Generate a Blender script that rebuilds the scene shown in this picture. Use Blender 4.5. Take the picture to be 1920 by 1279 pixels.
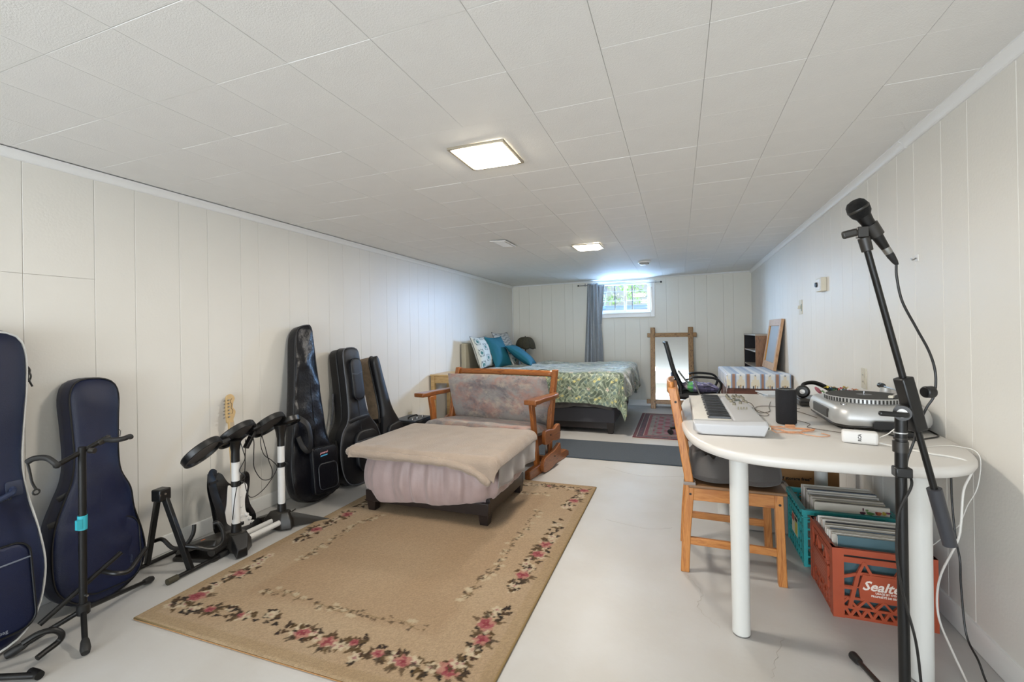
import bpy, math, random
import numpy as np
from mathutils import Vector, Matrix, noise as mnoise

scene = bpy.context.scene
for o in list(bpy.data.objects):
    bpy.data.objects.remove(o, do_unlink=True)
random.seed(7)
R = math.radians
PI = math.pi

# ------------------------------------------------------------------ camera
CZ = 1.1864
cam_d = bpy.data.cameras.new('camera')
cam = bpy.data.objects.new('camera', cam_d)
scene.collection.objects.link(cam)
yaw, pitch, roll = -0.3489, 0.0027, -0.016
fw = Vector((math.sin(yaw) * math.cos(pitch), math.cos(yaw) * math.cos(pitch), math.sin(pitch)))
rt = Vector((math.cos(yaw), -math.sin(yaw), 0))
up = rt.cross(fw)
r2 = math.cos(roll) * rt + math.sin(roll) * up
u2 = -math.sin(roll) * rt + math.cos(roll) * up
mw = Matrix((r2, u2, -fw)).transposed().to_4x4()
mw.translation = Vector((0, 0, CZ))
cam.matrix_world = mw
cam_d.sensor_width = 36
cam_d.lens = 857.63 * 36 / 1920
cam_d.shift_y = -18.73 / 1920
cam_d.clip_start = 0.05
scene.camera = cam

# ------------------------------------------------------------------ world, lights, exposure
world = bpy.data.worlds.new('world'); scene.world = world
world.use_nodes = True
bg = world.node_tree.nodes['Background']
bg.inputs[0].default_value = (0.74, 0.87, 1.0, 1)
bg.inputs[1].default_value = 1.8
scene.view_settings.view_transform = 'Standard'
scene.view_settings.look = 'None'
scene.view_settings.exposure = 0.0
scene.view_settings.gamma = 1.0
scene.view_settings.use_curve_mapping = False

def area(name, loc, aim, sx, sy, power, color):
    d = bpy.data.lights.new(name, 'AREA')
    d.shape = 'RECTANGLE'; d.size = sx; d.size_y = sy; d.energy = power; d.color = color
    o = bpy.data.objects.new(name, d); scene.collection.objects.link(o)
    o.location = loc
    o.rotation_euler = (Vector(aim) - Vector(loc)).to_track_quat('-Z', 'Y').to_euler()
    return o
# open sky above the window well, seen by the room only through the window
area('sky_daylight', (-0.5, 8.75, 2.8), (-0.78, 7.45, 1.75), 2.6, 1.25, 140, (0.4, 0.66, 1.0))
area('sky_daylight_right', (0.12, 8.8, 2.15), (-0.83, 7.45, 1.75), 1.0, 0.85, 480, (0.36, 0.60, 1.0))
area('sky_daylight_left', (-2.05, 8.8, 2.15), (-0.83, 7.45, 1.75), 1.0, 0.85, 360, (0.46, 0.69, 1.0))
# added lamp hidden in the window well, throws light up onto the ceiling
area('well_uplight', (-0.83, 8.02, 1.30), (-0.80, 7.3, 1.86), 1.6, 0.5, 170, (0.44, 0.66, 1.0))
# light given by the two visible ceiling fixtures (their diffusers glow too)
WARM = (1.0, 0.93, 0.85)
area('fixture_light_near', (-0.84, 2.0, 1.955), (-0.84, 2.0, 0), 0.24, 0.24, 17, WARM)
area('fixture_light_far', (-0.82, 4.47, 1.955), (-0.82, 4.47, 0), 0.24, 0.24, 26, WARM)
area('added_fill_behind', (-0.84, -0.75, 1.955), (-0.84, -0.75, 0), 0.3, 0.3, 3, (1.0, 0.93, 0.84))  # added fill lamp behind the camera, under an invented fixture
area('added_rear_fill', (-1.0, -4.38, 0.95), (-0.9, 2.5, 1.5), 3.6, 1.4, 212, (0.80, 0.89, 1.0))  # added cool fill panel behind the camera; the rear wall has no window

# ------------------------------------------------------------------ helpers
def lin(c):
    if isinstance(c, str):
        c = [int(c[i:i + 2], 16) / 255 for i in (1, 3, 5)]
    return tuple((x / 12.92 if x <= 0.04045 else ((x + 0.055) / 1.055) ** 2.4) for x in c[:3]) + (1,)

class MB:
    def __init__(s): s.v = []; s.f = []; s.uv = None
    def add(s, vs, fs):
        n = len(s.v); s.v += [tuple(p) for p in vs]; s.f += [tuple(i + n for i in f) for f in fs]; return s
    def box(s, x0, x1, y0, y1, z0, z1):
        return s.add([(x0,y0,z0),(x1,y0,z0),(x1,y1,z0),(x0,y1,z0),(x0,y0,z1),(x1,y0,z1),(x1,y1,z1),(x0,y1,z1)],
                     [(0,3,2,1),(4,5,6,7),(0,1,5,4),(1,2,6,5),(2,3,7,6),(3,0,4,7)])
    def obox(s, c, size, rot=None):
        m = Matrix.Translation(Vector(c))
        if rot is not None: m = m @ (rot if isinstance(rot, Matrix) else eul(*rot))
        a, b, d = size[0]/2, size[1]/2, size[2]/2
        q = MB().box(-a, a, -b, b, -d, d)
        return s.add([m @ Vector(p) for p in q.v], q.f)
    def beam(s, p0, p1, w, h, upv=(0,0,1)):
        p0 = Vector(p0); p1 = Vector(p1); d = (p1 - p0).normalized()
        x = d.cross(Vector(upv))
        if x.length < 1e-4: x = d.cross(Vector((0,1,0)))
        x.normalize(); y = x.cross(d)
        vs = []
        for p in (p0, p1):
            for a, b in ((-1,-1),(1,-1),(1,1),(-1,1)): vs.append(p + x*a*w/2 + y*b*h/2)
        return s.add(vs, [(0,3,2,1),(4,5,6,7),(0,1,5,4),(1,2,6,5),(2,3,7,6),(3,0,4,7)])
    def rings(s, rs, cap0=True, cap1=True, closed=True):
        n = len(rs[0]); base = len(s.v)
        for r in rs: s.v += [tuple(p) for p in r]
        for i in range(len(rs) - 1):
            for j in range(n if closed else n - 1):
                a = base + i*n + j; b = base + i*n + (j+1) % n
                s.f.append((a, b, b + n, a + n))
        if cap0: s.f.append(tuple(base + j for j in range(n))[::-1])
        if cap1: s.f.append(tuple(base + (len(rs)-1)*n + j for j in range(n)))
        return s
    def cyl(s, p0, p1, r0, r1=None, seg=16, caps=True):
        if r1 is None: r1 = r0
        return s.tube([p0, p1], [r0, r1], seg, caps=caps)
    def tube(s, pts, r, seg=8, closed=False, caps=True, flat=1.0, upv=None):
        pts = [Vector(p) for p in pts]; n = len(pts)
        rr = r if isinstance(r, (list, tuple)) else [r]*n
        def tg(i):
            if closed: return (pts[(i+1) % n] - pts[i-1]).normalized()
            a = pts[max(i-1,0)]; b = pts[min(i+1,n-1)]
            return (b - a).normalized()
        t = tg(0); u = Vector(upv) if upv else Vector((0,0,1))
        if abs(t.dot(u)) > .95: u = Vector((1,0,0))
        x = t.cross(u).normalized(); rs = []
        for i in range(n):
            t = tg(i)
            if upv:
                x = t.cross(Vector(upv)); x = x.normalized() if x.length > 1e-5 else Vector((1,0,0))
            else:
                x = (x - t * x.dot(t)); x = x.normalized() if x.length > 1e-6 else t.orthogonal().normalized()
            y = t.cross(x)
            rs.append([pts[i] + (x*math.cos(2*PI*k/seg) + y*flat*math.sin(2*PI*k/seg))*rr[i] for k in range(seg)])
        if closed:
            rs.append(rs[0]); return s.rings(rs, False, False)
        return s.rings(rs, caps, caps)
    def lathe(s, prof, c=(0,0,0), seg=24, M=None, caps=True):
        rs = []
        for r, z in prof:
            ring = [Vector((r*math.cos(2*PI*k/seg), r*math.sin(2*PI*k/seg), z)) for k in range(seg)]
            if M is not None: ring = [M @ p for p in ring]
            rs.append([p + Vector(c) for p in ring])
        return s.rings(rs, caps, caps)
    def prism(s, poly, M, d0, d1):
        """2-D polygon (x,y) extruded along local z from d0 to d1, then moved by M."""
        n = len(poly)
        vs = [M @ Vector((x, y, d0)) for x, y in poly] + [M @ Vector((x, y, d1)) for x, y in poly]
        return s.add(vs, [tuple(range(n))[::-1], tuple(range(n, 2*n))] + [(i, (i+1) % n, n+(i+1) % n, n+i) for i in range(n)])
    def surf(s, fn, nu, nv, closed_u=False):
        base = len(s.v)
        cu = nu if closed_u else nu + 1
        for j in range(nv + 1):
            for i in range(cu): s.v.append(tuple(fn(i/nu, j/nv)))
        for j in range(nv):
            for i in range(nu):
                a = base + j*cu + i; b = base + j*cu + (i+1) % cu
                s.f.append((a, b, b + cu, a + cu))
        return s
    def ball(s, c, r, seg=16, rng=10, scale=(1,1,1), M=None):
        rs = []
        for i in range(rng + 1):
            a = PI * i / rng; z = -math.cos(a); q = max(math.sin(a), .002)
            ring = [Vector((q*math.cos(2*PI*k/seg)*scale[0], q*math.sin(2*PI*k/seg)*scale[1], z*scale[2]))*r for k in range(seg)]
            if M is not None: ring = [M @ p for p in ring]
            rs.append([p + Vector(c) for p in ring])
        return s.rings(rs)
    def xf(s, M):
        s.v = [tuple(M @ Vector(p)) for p in s.v]; return s

def eul(x=0, y=0, z=0):
    return Matrix.Rotation(z, 4, 'Z') @ Matrix.Rotation(y, 4, 'Y') @ Matrix.Rotation(x, 4, 'X')
def T(*p): return Matrix.Translation(Vector(p))

def spline(pts, n=8, closed=False):
    pts = [Vector(p) for p in pts]; m = len(pts); out = []
    rng = range(m) if closed else range(m - 1)
    for i in rng:
        if closed: p0, p1, p2, p3 = pts[i-1], pts[i], pts[(i+1) % m], pts[(i+2) % m]
        else: p0, p1, p2, p3 = pts[max(i-1,0)], pts[i], pts[i+1], pts[min(i+2,m-1)]
        for k in range(n):
            t = k / n
            out.append(0.5*((2*p1) + (p2-p0)*t + (2*p0-5*p1+4*p2-p3)*t*t + (3*p1-p0-3*p2+p3)*t**3))
    if not closed: out.append(pts[-1])
    return out
def resample(pts, n):
    """closed 2-D/3-D loop to n evenly spaced points"""
    pts = [Vector(p) for p in pts]; L = [0]
    q = pts + [pts[0]]
    for a, b in zip(q, q[1:]): L.append(L[-1] + (b-a).length)
    out = []; j = 0
    for k in range(n):
        d = L[-1]*k/n
        while L[j+1] < d: j += 1
        t = (d - L[j]) / max(L[j+1]-L[j], 1e-9)
        out.append(q[j].lerp(q[j+1], t))
    return out
def rrect(x0, x1, y0, y1, r, n=5):
    out = []
    for cx, cy, a0 in ((x1-r,y1-r,0),(x0+r,y1-r,90),(x0+r,y0+r,180),(x1-r,y0+r,270)):
        for k in range(n + 1):
            a = R(a0 + 90*k/n); out.append((cx + r*math.cos(a), cy + r*math.sin(a)))
    return out

def root_of(o):
    while o.parent: o = o.parent
    return o
def build(name, mb, mat, parent=None, smooth=35, bevel=0, seg=2, world=False, sub=0, solid=0, kind=None):
    me = bpy.data.meshes.new(name)
    vs = mb.v
    loc = None
    if parent is None:
        a = np.array(vs); mn = a.min(0); mx = a.max(0)
        loc = Vector(((mn[0]+mx[0])/2, (mn[1]+mx[1])/2, mn[2]))
        vs = [(p[0]-loc[0], p[1]-loc[1], p[2]-loc[2]) for p in vs]
    elif world:
        inv = root_of(parent).matrix_basis.inverted()
        vs = [tuple(inv @ Vector(p)) for p in vs]
    me.from_pydata(vs, [], mb.f)
    me.validate()
    if mat is not None:
        for m in (mat if isinstance(mat, (list, tuple)) else [mat]): me.materials.append(m)
    me.polygons.foreach_set('use_smooth', [True]*len(me.polygons))
    me.set_sharp_from_angle(angle=R(smooth))
    me.update()
    o = bpy.data.objects.new(name, me); scene.collection.objects.link(o)
    if loc is not None: o.location = loc
    if parent is not None: o.parent = parent
    if bevel:
        b = o.modifiers.new('b', 'BEVEL'); b.width = bevel; b.segments = seg; b.limit_method = 'ANGLE'; b.angle_limit = R(35)
    if solid:
        b = o.modifiers.new('s', 'SOLIDIFY'); b.thickness = solid; b.offset = 0
    if sub:
        b = o.modifiers.new('u', 'SUBSURF'); b.levels = sub; b.render_levels = sub
    if kind: o['kind'] = kind
    return o
def tag(o, label, cat, group=None):
    o['label'] = label; o['category'] = cat
    if group: o['group'] = group
    return o
def thing(name, label, cat, loc=(0,0,0), rz=0, group=None):
    o = bpy.data.objects.new(name, None); scene.collection.objects.link(o)
    o.empty_display_size = .1
    o.location = loc; o.rotation_euler = (0, 0, rz)
    o.matrix_basis = Matrix.Translation(Vector(loc)) @ Matrix.Rotation(rz, 4, 'Z')
    return tag(o, label, cat, group)
def text_mb(body, size, M, depth=.0006, shear=0, align='LEFT', bold=0):
    cu = bpy.data.curves.new('t', 'FONT'); cu.body = body; cu.size = size; cu.shear = shear
    cu.extrude = depth; cu.align_x = align; cu.offset = bold; cu.resolution_u = 2
    o = bpy.data.objects.new('t', cu); scene.collection.objects.link(o)
    bpy.context.view_layer.update()
    me = o.to_mesh(); mb = MB()
    mb.add([M @ v.co for v in me.vertices], [tuple(p.vertices) for p in me.polygons])
    o.to_mesh_clear(); bpy.data.objects.remove(o); bpy.data.curves.remove(cu)
    return mb

# ------------------------------------------------------------------ materials
def nodes(m): return m.node_tree.nodes, m.node_tree.links
def mat(name, col, rough=.5, metal=0, bump=0, bscale=200, var=0, vscale=6, spec=.5, sheen=0, alpha=None, coat=0, tint=None, coords='Object'):
    m = bpy.data.materials.new(name); m.use_nodes = True
    N, L = nodes(m); b = N['Principled BSDF']
    c = lin(col)
    b.inputs['Base Color'].default_value = c; b.inputs['Roughness'].default_value = rough
    b.inputs['Metallic'].default_value = metal; b.inputs['Specular IOR Level'].default_value = spec
    if coat: b.inputs['Coat Weight'].default_value = coat; b.inputs['Coat Roughness'].default_value = .12
    if sheen: b.inputs['Sheen Weight'].default_value = sheen; b.inputs['Sheen Roughness'].default_value = .5
    tc = N.new('ShaderNodeTexCoord')
    if var:
        n = N.new('ShaderNodeTexNoise'); n.inputs['Scale'].default_value = vscale; n.inputs['Detail'].default_value = 5
        L.new(tc.outputs[coords], n.inputs['Vector'])
        mx = N.new('ShaderNodeMix'); mx.data_type = 'RGBA'
        d = tint and lin(tint) or tuple(x*(1-var) for x in c[:3]) + (1,)
        mx.inputs[6].default_value = c; mx.inputs[7].default_value = d
        mr = N.new('ShaderNodeMapRange'); mr.inputs[1].default_value = .35; mr.inputs[2].default_value = .65
        L.new(n.outputs[0], mr.inputs[0]); L.new(mr.outputs[0], mx.inputs[0]); L.new(mx.outputs[2], b.inputs['Base Color'])
    if bump:
        n = N.new('ShaderNodeTexNoise'); n.inputs['Scale'].default_value = bscale; n.inputs['Detail'].default_value = 3
        L.new(tc.outputs[coords], n.inputs['Vector'])
        bp = N.new('ShaderNodeBump'); bp.inputs['Strength'].default_value = min(bump, 1); bp.inputs['Distance'].default_value = .002*max(bump, 1)
        L.new(n.outputs[0], bp.inputs['Height']); L.new(bp.outputs[0], b.inputs['Normal'])
    return m
def ramp(N, stops, interp='LINEAR'):
    r = N.new('ShaderNodeValToRGB'); cr = r.color_ramp; cr.interpolation = interp
    while len(cr.elements) > 1: cr.elements.remove(cr.elements[-1])
    cr.elements[0].position = stops[0][0]; cr.elements[0].color = lin(stops[0][1])
    for p, c in stops[1:]:
        e = cr.elements.new(p); e.color = lin(c)
    return r
def wood(name, c1, c2, axis='X', scale=6, rough=.4, dark=None, coat=.15, stretch=9):
    m = bpy.data.materials.new(name); m.use_nodes = True
    N, L = nodes(m); b = N['Principled BSDF']; b.inputs['Roughness'].default_value = rough
    b.inputs['Coat Weight'].default_value = coat; b.inputs['Coat Roughness'].default_value = .2
    tc = N.new('ShaderNodeTexCoord'); mp = N.new('ShaderNodeMapping')
    s = [stretch]*3; s['XYZ'.index(axis)] = 1.0
    mp.inputs['Scale'].default_value = s
    L.new(tc.outputs['Object'], mp.inputs[0])
    n = N.new('ShaderNodeTexNoise'); n.inputs['Scale'].default_value = scale; n.inputs['Detail'].default_value = 6; n.inputs['Distortion'].default_value = 1.2
    L.new(mp.outputs[0], n.inputs['Vector'])
    n2 = N.new('ShaderNodeTexNoise'); n2.inputs['Scale'].default_value = scale*7; n2.inputs['Detail'].default_value = 3
    L.new(mp.outputs[0], n2.inputs['Vector'])
    r = ramp(N, [(.32, c2), (.5, c1), (.68, dark or c2)])
    ad = N.new('ShaderNodeMath'); ad.operation = 'MULTIPLY_ADD'; ad.inputs[1].default_value = .3
    L.new(n2.outputs[0], ad.inputs[0]); sb = N.new('ShaderNodeMath'); sb.operation = 'SUBTRACT'; sb.inputs[1].default_value = .15
    L.new(n.outputs[0], sb.inputs[0]); L.new(sb.outputs[0], ad.inputs[2])
    L.new(ad.outputs[0], r.inputs[0]); L.new(r.outputs[0], b.inputs['Base Color'])
    bp = N.new('ShaderNodeBump'); bp.inputs['Strength'].default_value = .15; bp.inputs['Distance'].default_value = .001
    L.new(n2.outputs[0], bp.inputs['Height']); L.new(bp.outputs[0], b.inputs['Normal'])
    return m
def emit(name, col, s):
    m = bpy.data.materials.new(name); m.use_nodes = True
    N, L = nodes(m); N.remove(N['Principled BSDF'])
    e = N.new('ShaderNodeEmission'); e.inputs[0].default_value = lin(col); e.inputs[1].default_value = s
    L.new(e.outputs[0], N['Material Output'].inputs[0]); return m

PAINT = lambda n, c, **k: mat(n, c, **k)
M = {}
M['wall'] = mat('wall_paint', '#e9e6de', .42, bump=.25, bscale=90, var=.03, vscale=2)
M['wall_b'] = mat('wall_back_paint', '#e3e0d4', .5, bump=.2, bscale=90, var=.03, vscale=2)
M['ceil'] = mat('ceiling_tile_paint', '#efeeeb', .6, bump=.5, bscale=260, var=.02, vscale=8, spec=.2)
M['trim'] = mat('trim_gloss_paint', '#e4e4e0', .3)
M['trim_cool'] = mat('moulding_paint', '#f2f2f0', .45)
M['floor'] = mat('painted_concrete', '#bcbbb9', .42, bump=.3, bscale=40, var=.05, vscale=3, tint='#b5b2ad')
M['black_metal'] = mat('black_powder_metal', '#161514', .38, metal=.3, bump=.1)
M['black_plastic'] = mat('black_plastic', '#141414', .35)
M['black_rubber'] = mat('black_rubber', '#1b1a19', .6)
M['dark_plastic'] = mat('dark_grey_plastic', '#2a2723', .38)
M['chrome'] = mat('chrome', '#c4c4c4', .2, metal=1)
M['steel'] = mat('brushed_steel', '#9a9a98', .35, metal=1)
M['white_plastic'] = mat('white_plastic', '#e8e6e2', .35)
M['silver'] = mat('silver_plastic', '#bdbdbb', .38, metal=.45)
M['keysilver'] = mat('keyboard_casing', '#bcbcbd', .4, metal=.1)
M['table'] = mat('white_table_laminate', '#d8d4ce', .3, var=.03, vscale=3)
M['table_leg'] = mat('white_table_leg_paint', '#d0cfca', .35)
M['bag_blue_lit'] = mat('black_nylon_blue_lit', '#081436', .38, spec=.45, bump=.5, bscale=500, var=.3, vscale=4)  # black fabric with the blue of the window daylight put into its colour
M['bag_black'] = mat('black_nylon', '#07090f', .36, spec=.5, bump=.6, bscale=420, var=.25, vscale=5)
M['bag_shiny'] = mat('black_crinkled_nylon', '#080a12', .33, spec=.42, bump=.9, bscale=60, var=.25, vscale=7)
M['bag_trim'] = mat('black_binding', '#0b0b0c', .5)
M['piping'] = mat('white_piping', '#c9c9c6', .5)
M['quilt_brown'] = mat('brown_quilted_lining', '#8f7d68', .55, bump=1.5, bscale=30, var=.3, vscale=30)
M['teal_tape'] = mat('teal_tape', '#35a6b5', .45)
M['pine'] = wood('honey_pine', '#a5652f', '#834a20', 'Z', 5, .38, '#743e18')
M['pine_x'] = wood('honey_pine_rail', '#a5652f', '#834a20', 'X', 5, .38, '#743e18')
M['pine_y'] = wood('honey_pine_arm', '#8f5629', '#6c3c1c', 'Y', 5, .33, '#6b3817')
M['chairwood'] = wood('antique_pine', '#c08142', '#a9682d', 'Z', 4, .4, '#9c5c27')
M['chairwood_x'] = wood('antique_pine_rail', '#c08142', '#a9682d', 'X', 4, .4, '#9c5c27')
M['oak'] = wood('carved_oak', '#a37c4a', '#7b552b', 'Z', 14, .5, '#5c3c1b', stretch=5)
M['oak_x'] = wood('carved_oak_rail', '#a37c4a', '#7b552b', 'X', 14, .5, '#5c3c1b', stretch=5)
M['shelfwood'] = wood('walnut_side', '#8e6440', '#6f4a2b', 'Z', 6, .45, '#5b3a20')
M['lightwood'] = wood('pale_birch', '#cfae79', '#bd9a64', 'X', 4, .45, '#b38c55')
M['framewood'] = wood('fir_frame', '#c29a72', '#a87c54', 'Z', 6, .45, '#9a6a42')
M['brownwood'] = wood('reddish_brown_wood', '#6f3a22', '#592b18', 'X', 4, .45, '#4c2414')
M['darkwood'] = mat('espresso_wood', '#1d1513', .35, bump=.1)
M['bedbase'] = mat('charcoal_upholstery', '#3b3b40', .8, bump=.6, bscale=300)
M['slip'] = mat('mauve_stretch_velvet', '#a8938f', .5, bump=.4, bscale=150, sheen=.4, var=.1, vscale=12)
M['fleece'] = mat('taupe_fleece', '#9c8b7b', .8, bump=1.6, bscale=110, sheen=.35, var=.1, vscale=8)
M['runner'] = mat('slate_runner_carpet', '#323e49', .95, bump=2.5, bscale=160, var=.35, vscale=120, sheen=.2)
M['teal_pillow'] = mat('teal_pillow_cotton', '#0f6173', .8, bump=.4, bscale=300)
M['curtain'] = mat('blue_grey_curtain', '#a5abb0', .7, bump=.3, bscale=200, var=.08, vscale=30)
M['cushion'] = mat('charcoal_cushion', '#4d4946', .75, bump=.5, bscale=250, sheen=.2)
M['card'] = mat('brown_cardboard', '#a4794b', .7, bump=.2, bscale=60)
M['red_crate'] = mat('red_orange_crate_plastic', '#ae4f31', .45, var=.12, vscale=8, bump=.15, bscale=30)
M['teal_crate'] = mat('teal_crate_plastic', '#2f9d9d', .45, var=.1, vscale=8)
M['ink_white'] = mat('white_ink', '#e9dcd2', .6)
M['ink_black'] = mat('black_ink', '#1c1a18', .6)
M['wire_white'] = mat('white_wire', '#e2dfd8', .4)
M['wire_black'] = mat('black_wire', '#151413', .45)
M['wire_brown'] = mat('grey_brown_wire', '#5a4d40', .45)
M['wire_orange'] = mat('peach_orange_wire', '#dba078', .4)
M['maple'] = mat('maple', '#cfae78', .4, var=.08, vscale=20)
M['cream'] = mat('ivory_plastic', '#d8d2c0', .35)
M['mirror'] = mat('mirror_glass', '#cdd2d2', .03, metal=1)
M['mesh_grey'] = mat('grey_screen_mesh', '#8d8f8e', .5)
M['seat_black'] = mat('black_seat_fabric', '#18181a', .7, bump=.5)
M['diffuser'] = emit('lit_diffuser', '#fff2da', 30.0)
M['fixture'] = mat('brushed_nickel_edge', '#b4aa97', .35, metal=.6)
def glass_mat():
    m = bpy.data.materials.new('window_glass'); m.use_nodes = True
    N, L = nodes(m); N.remove(N['Principled BSDF'])
    t = N.new('ShaderNodeBsdfTransparent'); t.inputs[0].default_value = (.96, .98, 1, 1)
    g = N.new('ShaderNodeBsdfGlossy'); g.inputs['Roughness'].default_value = .02
    x = N.new('ShaderNodeMixShader'); x.inputs[0].default_value = .06
    L.new(t.outputs[0], x.inputs[1]); L.new(g.outputs[0], x.inputs[2]); L.new(x.outputs[0], N['Material Output'].inputs[0])
    return m
M['glass'] = glass_mat()
def upholstery():
    m = bpy.data.materials.new('watercolour_upholstery'); m.use_nodes = True
    N, L = nodes(m); b = N['Principled BSDF']; b.inputs['Roughness'].default_value = .7
    b.inputs['Sheen Weight'].default_value = .2
    tc = N.new('ShaderNodeTexCoord'); prev = None
    for sc, off, lo, hi, c, amt in ((3.2, 0, .3, .7, '#a7a29c', 1), (4.5, 3.1, .46, .60, '#ae8578', .85), (4.2, 7.7, .50, .64, '#6c686c', .8), (7.5, 12.3, .52, .66, '#c2b2a0', .75), (16, 5.5, .52, .70, '#8b8a8c', .7), (9, 21.0, .56, .66, '#5d595f', .6)):
        mp = N.new('ShaderNodeMapping'); mp.inputs['Location'].default_value = (off, off*.7, off*.3); mp.inputs['Scale'].default_value = (1, 1.3, 1.3)
        L.new(tc.outputs['Object'], mp.inputs[0])
        n = N.new('ShaderNodeTexNoise'); n.inputs['Scale'].default_value = sc; n.inputs['Detail'].default_value = 8; n.inputs['Roughness'].default_value = .68; n.inputs['Distortion'].default_value = .25
        L.new(mp.outputs[0], n.inputs['Vector'])
        mr = N.new('ShaderNodeMapRange'); mr.inputs[1].default_value = lo; mr.inputs[2].default_value = hi; mr.inputs[4].default_value = amt
        L.new(n.outputs[0], mr.inputs[0])
        mx = N.new('ShaderNodeMix'); mx.data_type = 'RGBA'; mx.inputs[7].default_value = lin(c); L.new(mr.outputs[0], mx.inputs[0])
        if prev is None: mx.inputs[6].default_value = lin('#8d8785')
        else: L.new(prev, mx.inputs[6])
        prev = mx.outputs[2]
    L.new(prev, b.inputs['Base Color'])
    n2 = N.new('ShaderNodeTexNoise'); n2.inputs['Scale'].default_value = 250
    L.new(tc.outputs['Object'], n2.inputs['Vector'])
    bp = N.new('ShaderNodeBump'); bp.inputs['Strength'].default_value = .4; bp.inputs['Distance'].default_value = .002
    L.new(n2.outputs[0], bp.inputs['Height']); L.new(bp.outputs[0], b.inputs['Normal'])
    return m
M['uphol'] = upholstery()
def vcol_mat(name, rough=.9, bump=1.0, bscale=300, sheen=.2):
    m = bpy.data.materials.new(name); m.use_nodes = True
    N, L = nodes(m); b = N['Principled BSDF']; b.inputs['Roughness'].default_value = rough
    b.inputs['Sheen Weight'].default_value = sheen
    a = N.new('ShaderNodeVertexColor'); a.layer_name = 'dye'
    L.new(a.outputs[0], b.inputs['Base Color'])
    tc = N.new('ShaderNodeTexCoord'); n = N.new('ShaderNodeTexNoise'); n.inputs['Scale'].default_value = bscale; n.inputs['Detail'].default_value = 2
    L.new(tc.outputs['Object'], n.inputs['Vector'])
    bp = N.new('ShaderNodeBump'); bp.inputs['Strength'].default_value = min(1, bump); bp.inputs['Distance'].default_value = .003
    L.new(n.outputs[0], bp.inputs['Height']); L.new(bp.outputs[0], b.inputs['Normal'])
    return m
def set_dye(o, arr):
    """arr: (nverts,3) linear colours"""
    a = o.data.color_attributes.new('dye', 'FLOAT_COLOR', 'POINT')
    f = np.ones((len(arr), 4), dtype=np.float32); f[:, :3] = arr
    a.data.foreach_set('color', f.ravel())
# ================================================================== STRUCTURE
XL, XR, YB, YF = -2.694, 1.010, 7.447, -4.5
def cz(x, y): return 2.0496 + 0.0136*x - 0.0044*y
CT = math.atan(0.0136); CP = math.atan(-0.0044)
floor = build('floor', MB().box(XL-.15, XR+.15, YF-.15, YB+.15, -.12, 0), M['floor'], kind='structure')
WX0, WX1, WZ0, WZ1 = -1.27, -0.40, 1.455, 1.975
def wall(name, mb, m): return build(name, mb, m, kind='structure')
wl = wall('wall_left', MB().box(XL-.15, XL-.006, YF, YB, 0, 2.2), M['wall'])
wr = wall('wall_right', MB().box(XR+.006, XR+.15, YF, YB, 0, 2.2), M['wall'])
wb = MB().box(XL-.15, WX0, YB+.006, YB+.2, 0, 2.2).box(WX1, XR+.15, YB+.006, YB+.2, 0, 2.2).box(WX0, WX1, YB+.006, YB+.2, 0, WZ0).box(WX0, WX1, YB+.006, YB+.2, WZ1, 2.2)
wb = wall('wall_back', wb, M['wall_b'])
wf = wall('wall_front', MB().box(XL-.15, XR+.15, YF-.15, YF, 0, 2.2), M['wall'])
ceilo = build('ceiling', MB().add([(x, y, cz(x, y)+dz) for dz in (.006, .1) for x, y in ((XL-.1,YF-.1),(XR+.1,YF-.1),(XR+.1,YB+.1),(XL-.1,YB+.1))],
    [(0,1,2,3),(7,6,5,4),(0,4,5,1),(1,5,6,2),(2,6,7,3),(3,7,4,0)]), M['ceil'], kind='structure')

def plank_local(w, h, t=.006, c=.0016):
    # long edges eased so that each joint shows as a fine groove; local: x = width, z = height, y = depth (face at y=0, towards -y)
    prof = [(0, t), (0, c), (c, 0), (w-c, 0), (w, c), (w, t)]
    mb = MB()
    vs = [(x, y, z) for z in (0, h) for x, y in prof]
    return mb.add(vs, [(5,4,3,2,1,0),(6,7,8,9,10,11)] + [(i, i+1, i+7, i+6) for i in range(5)] + [(5, 0, 6, 11)])
def plank(parent, mb, mtx, m):
    mb.xf(mtx); return build('panel', mb, m, parent, world=True, smooth=20)
GP = [0, .263, .442, .671, .840, 1.065, 1.200]
def grooves(start, y0, y1):
    out = []; n = int((y0 - start)//1.2) - 1
    while start + n*1.2 < y1 + 1.2:
        for g in GP[:-1]:
            out.append(start + n*1.2 + g)
        n += 1
    out = sorted(set(round(a, 4) for a in out if y0 < a < y1))
    return [y0] + out + [y1]
# left wall: planks run along y, face +x
ys = grooves(1.152, .55, YB)
for a, b in zip(ys, ys[1:]):
    w = b - a - .0012
    hs = [(0, cz(XL, b) - .004)]
    if b < 1.42: hs = [(0, 1.478), (1.4795, cz(XL, b) - .004)]
    for z0, z1 in hs:
        mt = Matrix(((0,-1,0,XL),(1,0,0,a),(0,0,1,z0),(0,0,0,1)))
        plank(wl, plank_local(w, z1-z0), mt, M['wall'])
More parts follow.
